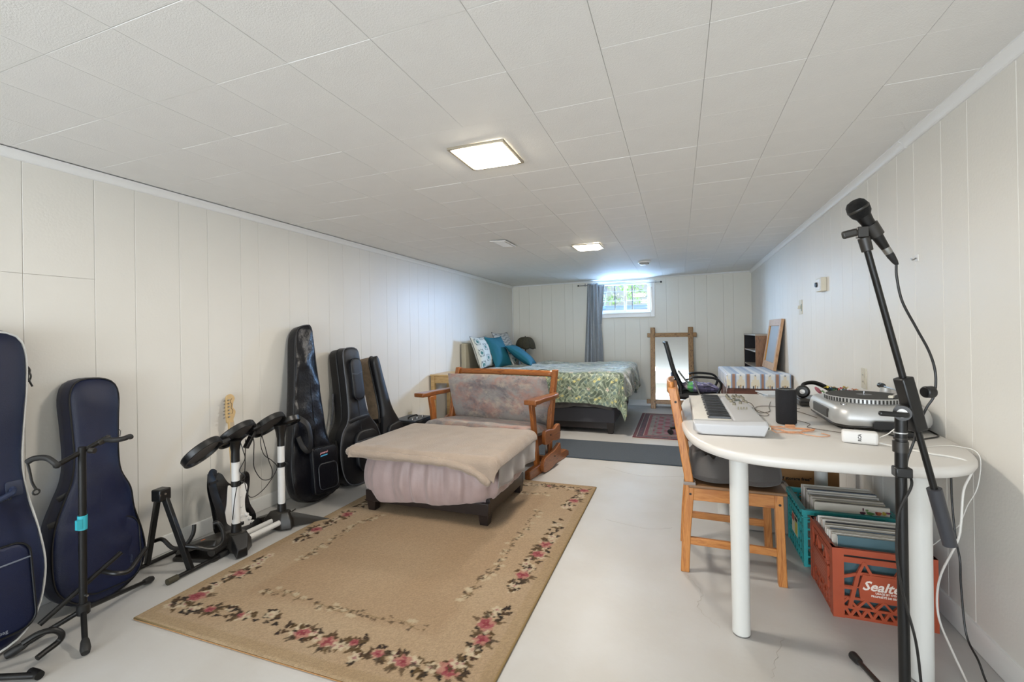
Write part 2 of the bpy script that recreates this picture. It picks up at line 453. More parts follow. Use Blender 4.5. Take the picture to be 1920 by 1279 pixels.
# right wall: face -x
ys = grooves(1.894, 1.1, YB)
for a, b in zip(ys, ys[1:]):
    w = b - a - .0012
    mt = Matrix(((0,1,0,XR),(-1,0,0,b),(0,0,1,0),(0,0,0,1)))
    plank(wr, plank_local(w, cz(XR, b) - .004), mt, M['wall'])
xs = grooves(-1.63, XL, XR)
for a, b in zip(xs, xs[1:]):
    segs = [(0, cz(a, YB) - .004)]
    if b > WX0 and a < WX1:
        segs = [(0, WZ0)]
        if a < WX0 - .02:
            w = WX0 - a; plank(wb, plank_local(w, cz(a, YB)-.004-WZ0), T(a, YB, WZ0), M['wall_b'])
        if b > WX1 + .02:
            w = b - WX1; plank(wb, plank_local(w, cz(a, YB)-.004-WZ0), T(WX1, YB, WZ0), M['wall_b'])
    for z0, z1 in segs: plank(wb, plank_local(b-a-.0012, z1-z0), T(a, YB, z0), M['wall_b'])

# ceiling tiles: 1 ft squares, mesh shared; every tile its own object
def tile_mb(w, h, t=.006, c=.0010, g=.0005):
    a, b = w/2 - g, h/2 - g
    vs = [(x*(a-c), y*(b-c), -t) for x, y in ((-1,-1),(1,-1),(1,1),(-1,1))] + [(x*a, y*b, -t+c) for x, y in ((-1,-1),(1,-1),(1,1),(-1,1))] + [(x*a, y*b, 0) for x, y in ((-1,-1),(1,-1),(1,1),(-1,1))]
    fs = [(3,2,1,0),(8,9,10,11)]
    for k in (0, 4): fs += [(k+i, k+(i+1) % 4, k+4+(i+1) % 4, k+4+i) for i in range(4)]
    return MB().add(vs, fs)
TS, TY = .3048, .301
GX0, GY0 = -1.7324, .4934
def put_tile(me, x, y, dz=0, dt=(0, 0)):
    o = bpy.data.objects.new('ceiling_tile', me); scene.collection.objects.link(o); o.parent = ceilo
    o.location = Vector((x, y, cz(x, y) + .006 + dz)) - ceilo.location
    o.rotation_euler = (CP + dt[0], -CT + dt[1], 0)
    return o
tile0 = build('ceiling_tile', tile_mb(TS, TY), M['ceil'], ceilo); tme = tile0.data; bpy.data.objects.remove(tile0)
tile1 = build('ceiling_tile', tile_mb(TS*2, TY*2), M['ceil'], ceilo); tme2 = tile1.data; bpy.data.objects.remove(tile1)
tile2 = build('ceiling_tile', tile_mb(.046, TY), M['ceil'], ceilo); tme3 = tile2.data; bpy.data.objects.remove(tile2)
rnd = random.Random(3)
for j in range(0, 23):
    for i in range(-3, 9):
        if i in (2, 3) and j in (4, 5): continue
        x = GX0 + (i+.5)*TS; y = GY0 + (j+.5)*TY
        if y + TY/2 > YB + .02: continue
        put_tile(tme, x, y, rnd.uniform(-.0006, .0003), (rnd.uniform(-.002, .002), rnd.uniform(-.002, .002)))
put_tile(tme2, GX0 + 3*TS, GY0 + 5*TY)

# mouldings and baseboards
def extr(prof, p0, p1, nrm):
    """profile (outward from wall, up) swept from p0 to p1"""
    p0, p1, n = Vector(p0), Vector(p1), Vector(nrm); mb = MB(); k = len(prof)
    vs = [p + n*a + Vector((0, 0, b)) for p in (p0, p1) for a, b in prof]
    return mb.add(vs, [tuple(range(k)), tuple(range(k, 2*k))[::-1]] + [(i, (i+1) % k, k+(i+1) % k, k+i) for i in range(k)])
COVE = [(0, 0), (.034, 0), (.034, -.006), (.028, -.010), (.020, -.017), (.014, -.026), (.011, -.034), (.006, -.038), (0, -.038)]
COVE2 = [(a*.6, b*.5) for a, b in COVE]
build('trim_1', extr(COVE, (XL, .5, cz(XL, .5)), (XL, YB, cz(XL, YB)), (1,0,0)), M['trim_cool'], kind='structure', smooth=22)
build('trim_2', extr(COVE, (XR, .9, cz(XR, .9)), (XR, 2.62, cz(XR, 2.62)), (-1,0,0)), M['trim_cool'], kind='structure', smooth=22)
build('trim_3', extr(COVE, (XR, 2.622, cz(XR, 2.62)-.001), (XR, YB, cz(XR, YB)), (-1,0,0)), M['trim_cool'], kind='structure', smooth=22)
build('trim_4', extr(COVE2, (XL, YB, cz(XL, YB)), (XR, YB, cz(XR, YB)), (0,-1,0)), M['trim_cool'], kind='structure', smooth=22)
build('trim_5', MB().box(XL, XL+.016, YB-.016, YB, 0, 1.97), M['trim'], kind='structure', bevel=.003)
BB = [(0, 0), (.012, 0), (.012, .078), (.006, .088), (0, .090)]
build('baseboard_left', extr(BB, (XL, .5, .002), (XL, YB, .002), (1,0,0)), M['trim'], kind='structure')
build('baseboard_right', extr(BB, (XR, .9, .002), (XR, YB, .002), (-1,0,0)), M['trim'], kind='structure')
build('baseboard_back', extr(BB, (XL, YB, .002), (XR, YB, .002), (0,-1,0)), M['trim'], kind='structure')
# hairline cracks in the floor paint
ck = mat('crack_line', '#a9a49c', .7)
for pts in ([(-.62, 4.02), (-.3, 3.86), (.1, 3.95), (.34, 3.86)], [(.36, 2.0), (.30, 1.83), (.28, 1.7), (.31, 1.5), (.27, 1.3)], [(.02, 2.36), (.08, 2.22), (.06, 2.1), (.14, 1.98)], [(-.45, 2.9), (-.2, 2.84), (-.05, 2.9)]):
    q = spline([(x, y, .0003) for x, y in pts], 8)
    for k, p in enumerate(q): p.x += .006*math.sin(k*2.3)
    build('crack', MB().tube(q, .0007, 4), ck, floor, world=True)

# ------------------------------------------------------------------ window
win = build('window_1', MB().box(WX0-.055, WX0, YB-.016, YB, WZ0-.062, WZ1).box(WX1, WX1+.062, YB-.016, YB, WZ0-.062, WZ1-.001)
            .box(WX0, WX1, YB-.016, YB, WZ0-.062, WZ0), M['trim'], kind='structure', bevel=.003)
# reveal lining
build('window_sill', MB().box(WX0, WX1, YB-.02, YB+.2, WZ0-.002, WZ0+.012), M['trim'], win, world=True, bevel=.002)
build('lining', MB().box(WX0, WX0+.008, YB, YB+.2, WZ0, WZ1).box(WX1-.008, WX1, YB, YB+.2, WZ0, WZ1).box(WX0, WX1, YB, YB+.2, WZ1-.008, WZ1), M['trim'], win, world=True)
fy = YB+.12
def frame_mb(x0, x1, z0, z1, y0, y1, w):
    return MB().box(x0, x1, y0, y1, z0, z0+w).box(x0, x1, y0, y1, z1-w, z1).box(x0, x0+w, y0, y1, z0+w, z1-w).box(x1-w, x1, y0, y1, z0+w, z1-w)
build('window_frame', frame_mb(WX0+.008, WX1-.008, WZ0+.012, WZ1-.008, fy-.03, fy+.04, .02), M['trim'], win, world=True, bevel=.002)
xm = -.80
for x0, x1, yy in ((WX0+.028, xm+.02, fy-.018), (xm-.02, WX1-.028, fy+.012)):
    s = build('sash', frame_mb(x0, x1, WZ0+.032, WZ1-.028, yy-.012, yy+.012, .028), M['trim'], win, world=True, bevel=.002)
    build('pane', MB().box(x0+.026, x1-.026, yy-.002, yy+.002, WZ0+.058, WZ1-.054), M['glass'], s, world=True)
build('latch', MB().box(xm-.012, xm+.012, fy-.04, fy-.03, 1.66, 1.74), M['steel'], win, world=True)
build('side_bracket', MB().box(WX1+.004, WX1+.022, YB-.03, YB-.016, 1.50, 1.86), M['steel'], win, world=True)
# security grille outside the glass
g = thing('window_grille', 'black metal security grille across the basement window', 'grille', (-.83, YB+.28, WZ0+.02))
for x in (-.98, -.70): build('upright_bar', MB().box(x-.008, x+.008, YB+.27, YB+.286, WZ0-.1, 1.95), M['black_metal'], g, world=True)
for z in (1.52, 1.68, 1.83): build('cross_bar', MB().box(WX0-.05, WX1+.05, YB+.262, YB+.27, z-.005, z+.005), M['steel'], g, world=True)

# ------------------------------------------------------------------ outside
ww = thing('window_well', 'blue grey corrugated metal window well outside the glass', 'window well', (-.83, 8.2, 1.2))
def wellfn(u, v):
    a = PI*u; r = .66 + .014*math.cos(v*2*PI*5)
    return (-.83 - 1.15*math.cos(a)*r/.66, YB+.22 + r*math.sin(a), 1.15 + .48*v)
build('corrugated_sheet', MB().surf(wellfn, 40, 40), mat('galvanised_blue_metal', '#2f3e4a', .6), ww, world=True, solid=.004)
gm = mat('gravel', '#8c8a84', .9, bump=2, bscale=60)
build('gravel_bed', MB().box(-1.95, .3, YB+.22, YB+.87, 1.1, 1.16), gm, ww, world=True, kind='stuff')
build('ground_outside', MB().box(-6, 4, YB+.9, 14, 1.4, 1.6), mat('lawn', '#8d9a6a', .9, var=.3, vscale=20), kind='structure')
hs = thing('neighbour_house', 'pale clapboard wall of the house beyond the window', 'house', (-1, 12.5, 1.6))
hm = mat('pale_siding', '#e6dfdd', .6)
build('wall_panel', MB().box(-6, 4, 12.62, 12.8, 1.6, 6), hm, hs, world=True)
for k in range(24):
    b = MB().add([(-6,12.6,1.6+k*.16),(4,12.6,1.6+k*.16),(4,12.62,1.76+k*.16),(-6,12.62,1.76+k*.16),(-6,12.64,1.6+k*.16),(4,12.64,1.6+k*.16)], [(0,1,2,3),(0,4,5,1)])
    if k < 12: build('siding_board', b, hm, hs, world=True)
leafm = mat('bright_green_leaf', '#8fae5a', .5, var=.5, vscale=9, tint='#cfe09c')  # leaves vary between mid and pale green
def shrub(cx, cy, z0, z1, w, n, label):
    t = thing('shrub', label, 'shrub', (cx, cy, 1.6))
    st = MB()
    for k in range(5):
        a = rnd.uniform(0, 6.28)
        st.tube([(cx, cy, 1.6), (cx+.3*w*math.cos(a), cy+.2*math.sin(a), (1.6+z1)/2), (cx+.7*w*math.cos(a), cy+.3*math.sin(a), z1-.2)], [.02, .014, .005], 6)
    build('stem', st, mat('bark', '#6c5a45', .8), t, world=True)
    mb = MB()
    for k in range(n):
        a = rnd.uniform(0, 6.28); q = math.sqrt(rnd.random())
        p = Vector((cx + w*q*math.cos(a), cy + .4*q*math.sin(a), rnd.uniform(z0, z1)))
        if mnoise.noise(p*2.2) < -.12: continue
        m = Matrix.Translation(p) @ eul(rnd.uniform(0, 6), rnd.uniform(0, 6), rnd.uniform(0, 6))
        s = rnd.uniform(.03, .055)
        mb.add([m @ Vector(v) for v in ((-s,0,0),(0,-s*.45,.006),(s,0,0),(0,s*.45,.006))], [(0,1,2,3)])
    build('foliage', mb, leafm, t, world=True, kind='stuff')
shrub(-1.55, 9.9, 1.75, 3.2, .95, 4200, 'bright green leafy bush at the left of the window view')
shrub(.1, 10.3, 1.62, 2.6, .6, 1300, 'sparser green bush at the right of the window view')

# ------------------------------------------------------------------ ceiling fixtures
def fixture(name, x, y, w, h, label):
    z = cz(x, y)
    t = thing(name, label, 'ceiling light', (x, y, z), 0, 'square ceiling lights')
    a, b = w/2, h/2
    build('frame', frame_mb(x-a, x+a, -b, b, 0, 1, .012).xf(Matrix(((1,0,0,0),(0,0,1,y),(0,-.012,0,z-.001),(0,0,0,1)))), M['fixture'], t, world=True, bevel=.002)
    pr = [(.125, 0), (.122, -.02), (.105, -.032)]
    rs = []
    for r, dz in ((a-.013, -.004), (a-.022, -.018), (a-.045, -.028)):
        k = r/a
        rs.append([(x+p*k, y+q*k*1.0, z+dz) for p, q in rrect(-a, a, -b, b, .02, 4)])
    build('diffuser', MB().rings(rs, False, True), M['diffuser'], t, world=True)
    return t
fixture('ceiling_light', -.838, 1.995, .275, .285, 'glowing square ceiling light nearest the camera, metal edged')
fixture('ceiling_light', -.82, 4.47, .275, .285, 'glowing square ceiling light farther away, towards the window')
fixture('ceiling_light', -.84, -.8, .275, .285, 'added unseen square ceiling light behind the camera')  # made-up third fixture, out of view, goes with the added fill
v = thing('ceiling_vent', 'small white louvred ceiling vent hanging slightly loose', 'vent', (-1.5, 3.93, cz(-1.5, 3.93)))
vm = T(-1.5, 3.93, cz(-1.5, 3.93)-.012) @ eul(0, R(3), 0)
build('vent_frame', frame_mb(-.075, .075, -.15, .15, -.005, .005, .022).xf(vm @ Matrix(((1,0,0,0),(0,0,1,0),(0,-1,0,0),(0,0,0,1)))), M['white_plastic'], v, world=True, bevel=.002)
build('duct', MB().box(-.055, .055, -.13, .13, .004, .009).xf(vm), mat('vent_dark', '#4a4846', .7), v, world=True)
for k in range(11):
    build('louvre', MB().obox((0, -.118+k*.0236, 0), (.11, .002, .009), (R(25), 0, 0)).xf(vm), M['white_plastic'], v, world=True)
v = thing('smoke_detector', 'round white smoke detector on the ceiling near the window', 'smoke detector', (-.38, 5.80, cz(-.38, 5.8)))
z = cz(-.38, 5.8)
build('base', MB().lathe([(.075, z), (.075, z-.012), (.066, z-.014)], (-.38, 5.8, 0), 32), M['white_plastic'], v, world=True)
build('cap', MB().lathe([(.056, z-.012), (.056, z-.03), (.045, z-.038), (.02, z-.04)], (-.38, 5.8, 0), 32), M['white_plastic'], v, world=True)
build('slot', MB().lathe([(.0575, z-.018), (.0575, z-.026)], (-.38, 5.8, 0), 32, caps=False), mat('slot_dark', '#3c3c3c', .7), v, world=True)

# wall fittings
def plate(name, label, cat, side, y, z, w, h, d=.006):
    x = XR if side > 0 else XL
    t = thing(name, label, cat, (x, y, z-h/2))
    s = -side
    a, b = sorted((x, x + s*d))
    build('plate', MB().box(a, b, y-w/2, y+w/2, z-h/2, z+h/2), M['cream'], t, world=True, bevel=.002)
    return t, x + s*d, s
t, x, s = plate('light_switch', 'cream double switch plate on the right wall below the thermostat', 'light switch', 1, 4.62, 1.365, .10, .125)
for dy in (-.023, .023): build('toggle', MB().obox((x+s*.006, 4.62+dy, 1.365), (.014, .012, .03), (0, R(15), 0)), M['cream'], t, world=True, bevel=.001)
build('switch_label', MB().box(*sorted((x, x+s*.001)), 4.57, 4.59, 1.33, 1.39), mat('green_label', '#5f7d78', .5), t, world=True)
t, x, s = plate('wall_outlet', 'cream power outlet on the right wall above the table', 'outlet', 1, 3.19, .886, .075, .118)
for dz in (-.02, .02):
    f = build('socket', MB().box(*sorted((x, x+s*.003)), 3.19-.017, 3.19+.017, .886+dz-.014, .886+dz+.014), M['cream'], t, world=True, bevel=.001)
    for dy in (-.006, .006): build('slot', MB().box(*sorted((x+s*.003, x+s*.0036)), 3.19+dy-.001, 3.19+dy+.001, .886+dz-.004, .886+dz+.006), M['black_plastic'], f, world=True)
t, x, s = plate('wall_outlet', 'white power outlet low on the left wall beside the glider bench', 'outlet', -1, 4.19, .30, .075, .118)
for dz in (-.02, .02):
    f = build('socket', MB().box(*sorted((x, x+s*.003)), 4.19-.017, 4.19+.017, .30+dz-.014, .30+dz+.014), M['cream'], t, world=True, bevel=.001)
    for dy in (-.006, .006): build('slot', MB().box(*sorted((x+s*.003, x+s*.0036)), 4.19+dy-.002, 4.19+dy+.002, .30+dz-.004, .30+dz+.006), M['black_plastic'], f, world=True)
t = thing('thermostat', 'cream box thermostat with a dark dial on the right wall', 'thermostat', (XR, 3.94, 1.45))
build('box', MB().box(XR-.035, XR, 3.875, 4.005, 1.45, 1.55), M['cream'], t, world=True, bevel=.004)
build('dial', MB().cyl((XR-.037, 4.0-.03, 1.502), (XR-.050, 3.97, 1.502), .019, .017, 20), mat('dial_dark', '#26303a', .4), t, world=True)
build('front_plate', MB().box(XR-.0375, XR-.035, 3.90, 3.998, 1.465, 1.538), M['white_plastic'], t, world=True, bevel=.001)
t = thing('wall_hook', 'small white hook stuck to the right wall', 'hook', (XR, 2.545, 1.47))
build('back_plate', MB().box(XR-.004, XR, 2.53, 2.56, 1.475, 1.505), M['white_plastic'], t, world=True, bevel=.001)
build('prong', MB().tube(spline([(XR-.004, 2.545, 1.49), (XR-.018, 2.545, 1.482), (XR-.022, 2.545, 1.492)], 4), .003, 6), M['steel'], t, world=True)
# ================================================================== TABLE AND WHAT IS ON IT
tb = thing('oval_table', 'large white oval table on thick round legs beside the right wall', 'table', (.505, 2.55, 0))
def sup(a, b, n, k, N=96):
    out = []
    for i in range(N):
        t = 2*PI*i/N; c, s = math.cos(t), math.sin(t)
        out.append((a*k*abs(c)**(2/n)*(1 if c > 0 else -1), b*k*abs(s)**(2/n)*(1 if s > 0 else -1)))
    return out
rs = []
A, B = .499, .850
for ins, z in ((.06, .700), (.016, .700), (.005, .705), (0, .716), (0, .727), (.004, .735), (.012, .740)):
    rs.append([(.505+x, 2.635+y, z) for x, y in sup(A-ins, B-ins, 3.6, 1)])
build('tabletop', MB().rings(rs), M['table'], tb, world=True, smooth=60)
for x, y in ((.212, 1.975), (.748, 1.905), (.245, 3.13), (.77, 3.13)):
    l = build('leg', MB().cyl((x, y, .006), (x, y, .70), .0325, .034, 24), M['table_leg'], tb, world=True)
    build('foot_pad', MB().cyl((x, y, 0), (x, y, .006), .031, .031, 24), M['steel'], l, world=True)
    build('flange', MB().cyl((x, y, .690), (x, y, .70), .05, .05, 24), M['steel'], l, world=True)

# keyboard
kb = thing('synthesizer_keyboard', 'silver white synthesizer keyboard with knobs lying on the white table', 'keyboard', (.2, 2.5, .74))
x0, x1, y0, y1 = .055, .335, 2.10, 2.90
def kbprof(s, y, dz=0):
    return [(x0+.012*s, y, .746), (x0, y, .765), (x0+.002, y, .789), (x0+.16, y, .789), (x0+.17, y, .797), (x1-.01, y, .804), (x1, y, .797), (x1-.012*s, y, .75)]
build('casing', MB().rings([kbprof(1, y0+.03), kbprof(1, y1-.03)]), M['keysilver'], kb, world=True, bevel=.003)
def cheek(a, b, flip):
    ps = []
    for y, k in ((a, 1), ((a*2+b)/3, 0), (b, 0)):
        q = k*.012
        ps.append([(x0+.02+q, y, .744), (x0-.002+q, y, .757), (x0-.003+q*.4, y, .798-q), (x0+.17, y, .800-q), (x1-.005, y, .806-q), (x1+.004, y, .798-q), (x1-.012, y, .746), (x0+.12, y, .743)])
    return MB().rings(ps if not flip else ps[::-1])
build('end_cheek', cheek(y0-.012, y0+.03, False), M['keysilver'], kb, world=True, bevel=.004)
build('end_cheek', cheek(y1+.012, y1-.03, True), M['keysilver'], kb, world=True, bevel=.004)
for x, y in ((x0+.03, y0+.05), (x1-.03, y0+.05), (x0+.03, y1-.05), (x1-.03, y1-.05)):
    build('rubber_foot', MB().cyl((x, y, .74), (x, y, .747), .01, .01, 12), M['black_rubber'], kb, world=True)
nk = 29; kw = (y1-y0-.075)/nk
wk = MB().box(0, .148, .0006, kw-.0006, 0, .012)
bk = MB().add([(0,0,0),(.092,0,0),(.092,.011,0),(0,.011,0),(.010,.0015,.011),(.092,.0015,.011),(.092,.0095,.011),(.010,.0095,.011)], [(0,3,2,1),(4,5,6,7),(0,1,5,4),(1,2,6,5),(2,3,7,6),(3,0,4,7)])
ivory = mat('white_key', '#e6e2da', .3); bkm = mat('black_key', '#1b1a1c', .35)
wo = build('white_key', wk, ivory, kb, bevel=.001); bo = build('black_key', bk, bkm, kb, bevel=.001)
base = Vector(kb.location)
for i in range(nk):
    o = wo if i == 0 else wo.copy()
    if i: scene.collection.objects.link(o)
    o.location = Vector((x0+.004, y0+.036+i*kw, .788)) - base
    if i % 7 in (0, 1, 3, 4, 5):
        o = bo if i == 0 else bo.copy()
        if i: scene.collection.objects.link(o)
        o.location = Vector((x0+.058, y0+.036+(i+1)*kw-.0055, .799)) - base
knobm = mat('knob_grey', '#8d8877', .4)
kn = build('knob', MB().lathe([(.0085, 0), (.0075, .012), (.006, .014)], seg=14), knobm, kb)
cap = build('knob_cap', MB().lathe([(.0045, .0138), (.004, .0165)], seg=10), M['black_plastic'], kn)
slots = [(.045, y) for y in (2.86-.04*i for i in range(0, 4))] + [(.085, 2.84), (.085, 2.78), (.11, 2.86), (.12, 2.80), (.14, 2.83), (.145, 2.77), (.07, 2.70), (.05, 2.66), (.135, 2.68), (.10, 2.60), (.14, 2.62), (.055, 2.56)]
for i, (dx, y) in enumerate(slots):
    o = kn if i == 0 else kn.copy()
    if i:
        scene.collection.objects.link(o); c = cap.copy(); scene.collection.objects.link(c); c.parent = o
    o.location = Vector((x0+.165+dx*.72, y, .799)) - base
for dx in (.02, .032, .044, .056):
    s = build('slider', MB().box(x0+.185+dx, x0+.191+dx, 2.42, 2.43, .799, .812), knobm, kb, world=True)
build('display', MB().box(x0+.21, x0+.25, 2.70, 2.75, .800, .8035), mat('lcd', '#3a4a3e', .2), kb, world=True)
build('data_port', MB().box(x1-.002, x1+.012, 2.13, 2.15, .765, .782), M['cream'], kb, world=True, bevel=.001)

# speaker
sp = thing('smart_speaker', 'black cylindrical cloth covered smart speaker standing on the white table', 'speaker', (.466, 2.44, .74))
r = .043
build('cloth_body', MB().lathe([(r-.006, .741), (r-.001, .746), (r, .752), (r, .893), (r-.002, .898)], (.466, 2.44, 0), 48), mat('speaker_cloth', '#17161a', .8, bump=1.2, bscale=700), sp, world=True)
build('top_cap', MB().lathe([(r-.003, .897), (r-.004, .902), (.030, .903), (.026, .900), (.001, .900)], (.466, 2.44, 0), 48), M['black_plastic'], sp, world=True)
build('light_ring', MB().lathe([(r-.0045, .9015), (r-.008, .9035), (r-.011, .9028)], (.466, 2.44, 0), 48, caps=False), M['chrome'], sp, world=True)
for k in range(4):
    a = k*PI/2; build('button', MB().cyl((.466+.018*math.cos(a), 2.44+.018*math.sin(a), .9), (.466+.018*math.cos(a), 2.44+.018*math.sin(a), .9025), .004, seg=10), M['dark_plastic'], sp, world=True)

# cables on the table
rnd = random.Random(11)
pts = []
for k in range(34):
    a = k*.56; rr = .05 + .018*math.sin(k*1.7)
    pts.append((.452 + rr*1.45*math.cos(a)*1.0, 2.27 + rr*.95*math.sin(a) , .7435 + .002*(k % 4)))
pts = [(.345, 2.14, .772), (.375, 2.16, .752), (.40, 2.2, .745)] + pts + [(.47, 2.22, .744), (.53, 2.17, .743), (.575, 2.2, .743), (.555, 2.24, .743)]
oc = thing('coiled_cable', 'peach orange cable coiled on the table in front of the black speaker', 'cable', (.45, 2.27, .74))
build('cord', MB().tube(spline(pts, 5), .0017, 6), M['wire_orange'], oc, world=True)
build('plug', MB().box(.336, .352, 2.13, 2.15, .766, .779), M['cream'], oc, world=True, bevel=.002)
bd = build('cable_tie', MB().obox((.462, 2.345, .7475), (.04, .012, .012), (0, 0, .1)), M['wire_orange'], oc, world=True, bevel=.003)

def cable(name, pts, r, m, label, cat='cable', n=8, plug=None, group=None):
    o = build(name, MB().tube(spline(pts, n), r, 8), m)
    return tag(o, label, cat, group)
cable('grey_cable', [(.62, 2.90, .744), (.57, 2.86, .743), (.52, 2.78, .743), (.50, 2.62, .743), (.53, 2.52, .743), (.56, 2.44, .743), (.535, 2.36, .743), (.60, 2.30, .743), (.66, 2.26, .743)], .0014, M['wire_brown'], 'thin grey cord trailing from behind the speaker across the table')
cable('brown_cable', [(.30, 2.66, .806), (.345, 2.64, .80), (.372, 2.66, .76), (.40, 2.70, .743), (.45, 2.76, .743), (.47, 2.90, .743), (.50, 3.05, .743), (.515, 3.12, .743)], .0016, M['wire_brown'], 'brown audio cord running from the keyboard knobs back to the magazines', 'cable')
cable('brown_cable', [(.345, 2.60, .786), (.37, 2.60, .75), (.41, 2.61, .743), (.43, 2.68, .743), (.39, 2.80, .743), (.42, 2.92, .743), (.50, 2.94, .743), (.56, 2.86, .743), (.60, 2.75, .743), (.632, 2.62, .743)], .0016, M['wire_brown'], 'looping brown cord between keyboard and turntable behind the speaker', 'cable')

# adapter
ad = thing('power_adapter', 'white rounded power adapter box with RCA lettering, on the table front edge', 'adapter', (.645, 2.10, .74), R(-14))
build('shell', MB().box(-.056, .056, -.024, .024, .001, .048), M['white_plastic'], ad, bevel=.009, seg=4)
Mx = T(.004, -.0243, .012) @ eul(R(90), 0, 0) @ eul(0, 0, R(90))
build('lettering', text_mb('RCA', .014, Mx, .0003, bold=.0006), mat('grey_print', '#55524e', .5), ad)
wc = []
cable('white_cable', [(.703, 2.083, .77), (.725, 2.075, .785), (.748, 2.07, .808), (.765, 2.065, .80), (.775, 2.06, .765), (.79, 2.05, .7435), (.86, 2.10, .7435), (.93, 2.13, .7435), (.955, 2.12, .7435), (.983, 2.09, .739), (.992, 2.075, .705), (.97, 2.05, .62), (.96, 2.09, .54), (.955, 2.13, .457), (.955, 2.18, .416), (.94, 2.25, .34), (.93, 2.29, .29), (.93, 2.32, .209)], .0018, M['wire_white'], 'thin white cable looping from the adapter over the table edge by the wall')
cable('white_cable', [(.70, 2.078, .75), (.75, 2.05, .7435), (.81, 1.98, .7435), (.85, 1.955, .7435), (.884, 1.925, .738), (.893, 1.915, .71), (.885, 1.947, .634), (.88, 1.954, .524), (.88, 1.978, .451), (.88, 2.084, .289), (.88, 2.117, .185), (.88, 2.101, .106), (.88, 2.023, .05), (.88, 1.94, .004), (.86, 1.85, .003), (.84, 1.75, .003)], .0036, M['wire_white'], 'thick white cable hanging down from the table to the floor')
cable('white_cable', [(.80, 1.90, .003), (.76, 1.86, .003), (.73, 1.84, .003), (.70, 1.80, .003)], .002, M['wire_white'], 'short white cable end on the floor at the foot of the table leg')
cable('black_cord', [(.93, 2.125, .70), (.93, 2.123, .659), (.93, 2.12, .543), (.93, 2.1, .415), (.93, 2.076, .349), (.93, 2.072, .256), (.93, 2.045, .103), (.93, 1.977, .056), (.93, 1.93, .012), (.93, 1.84, .004), (.92, 1.7, .004)], .0034, M['wire_black'], 'black power cord hanging from under the table to the baseboard')
cable('black_cord', [(.82, 3.30, .70), (.82, 3.32, .5), (.83, 3.30, .3), (.84, 3.3, .1), (.84, 3.34, .004)], .003, M['wire_black'], 'black cord hanging behind the table beside the cardboard box', 'cable')
cable('black_cord', [(.70, 3.38, .70), (.79, 3.36, .52), (.80, 3.37, .38), (.79, 3.36, .2), (.79, 3.4, .004)], .0025, M['wire_black'], 'second black cord behind the table, nearer the cardboard box', 'cable')

# turntable
tt = thing('turntable', 'silver record turntable with a dotted platter rim on the white table', 'turntable', (.82, 2.6, .74))
cx, cy = .81, 2.58
def body(k, z, fr=0):
    out = []
    for px, py in rrect(-.17*k, .175*k, -.225*k, .225*k, .05, 6):
        if py < 0: py -= .045*max(0, 1-(px/.17)**2)*k
        out.append((cx+px, cy+py, z))
    return out
build('base_tray', MB().rings([body(.97, .752), body(1.0, .757), body(1.0, .764)]), M['dark_plastic'], tt, world=True)
build('body', MB().rings([body(1.0, .764), body(1.03, .778), body(1.03, .796), body(1.0, .822), body(.95, .838), body(.90, .843)]), M['silver'], tt, world=True, smooth=50)
for x, y in ((cx-.12, cy-.20), (cx+.12, cy-.2), (cx-.12, cy+.19), (cx+.12, cy+.19)):
    build('foot', MB().cyl((x, y, .74), (x, y, .754), .018, .021, 16), M['black_rubber'], tt, world=True)
build('side_recess', MB().box(cx-.180, cx-.172, cy-.13, cy+.10, .775, .818), M['dark_plastic'], tt, world=True, bevel=.006)
build('front_recess', MB().prism(rrect(-.085, .085, 0, .034, .014), T(cx+.03, cy-.268, .757) @ eul(R(90), 0, 0), 0, .012), M['black_plastic'], tt, world=True, bevel=.002)
pl = build('platter', MB().lathe([(.150, .843), (.154, .846), (.154, .864), (.150, .867), (.10, .867)], (cx, cy-.01, 0), 72), M['silver'], tt, world=True)
dm = mat('strobe_dot', '#2a2a28', .5)
dots = MB()
for k in range(66):
    a = 2*PI*k/66; m = T(cx, cy-.01, .855) @ eul(0, 0, a)
    build('strobe_dot', MB().box(.1535, .1548, -.0036, .0036, -.0085, .0085).xf(m), dm, pl, world=True)
build('slipmat', MB().lathe([(.148, .867), (.147, .870), (.001, .870)], (cx, cy-.01, 0), 64), mat('slipmat_black', '#3a3a38', .8), tt, world=True)
build('record_label', MB().lathe([(.03, .870), (.03, .8705), (.001, .8705)], (cx, cy-.01, 0), 32), M['dark_plastic'], tt, world=True)
build('spindle', MB().cyl((cx, cy-.01, .87), (cx, cy-.01, .884), .003, seg=10), M['chrome'], tt, world=True)
ta = build('tonearm_base', MB().cyl((cx+.145, cy+.17, .843), (cx+.145, cy+.17, .885), .026, .02, 24), M['silver'], tt, world=True)
build('tonearm', MB().tube(spline([(cx+.145, cy+.23, .889), (cx+.145, cy+.17, .889), (cx+.135, cy+.02, .888), (cx+.11, cy-.06, .884), (cx+.075, cy-.11, .880)], 5), .004, 8), M['chrome'], tt, world=True)
build('counterweight', MB().cyl((cx+.145, cy+.20, .889), (cx+.145, cy+.235, .889), .013, seg=16), M['black_plastic'], tt, world=True)
build('headshell', MB().obox((cx+.065, cy-.12, .876), (.016, .035, .010), (0, 0, -.5)), M['cream'], tt, world=True, bevel=.001)
build('pitch_slider', MB().box(cx+.155, cx+.163, cy-.13, cy+.02, .843, .845).box(cx+.150, cx+.168, cy-.07, cy-.06, .845, .853), M['black_plastic'], tt, world=True)
build('start_button', MB().cyl((cx-.13, cy-.18, .843), (cx-.13, cy-.18, .848), .012, seg=16), M['chrome'], tt, world=True)
cable('black_cord', [(.80, 2.29, .743), (.85, 2.20, .743), (.90, 2.235, .743), (.97, 2.30, .743), (.985, 2.38, .743), (.99, 2.5, .743)], .003, M['wire_black'], 'dark cord lying along the front of the turntable towards the wall')
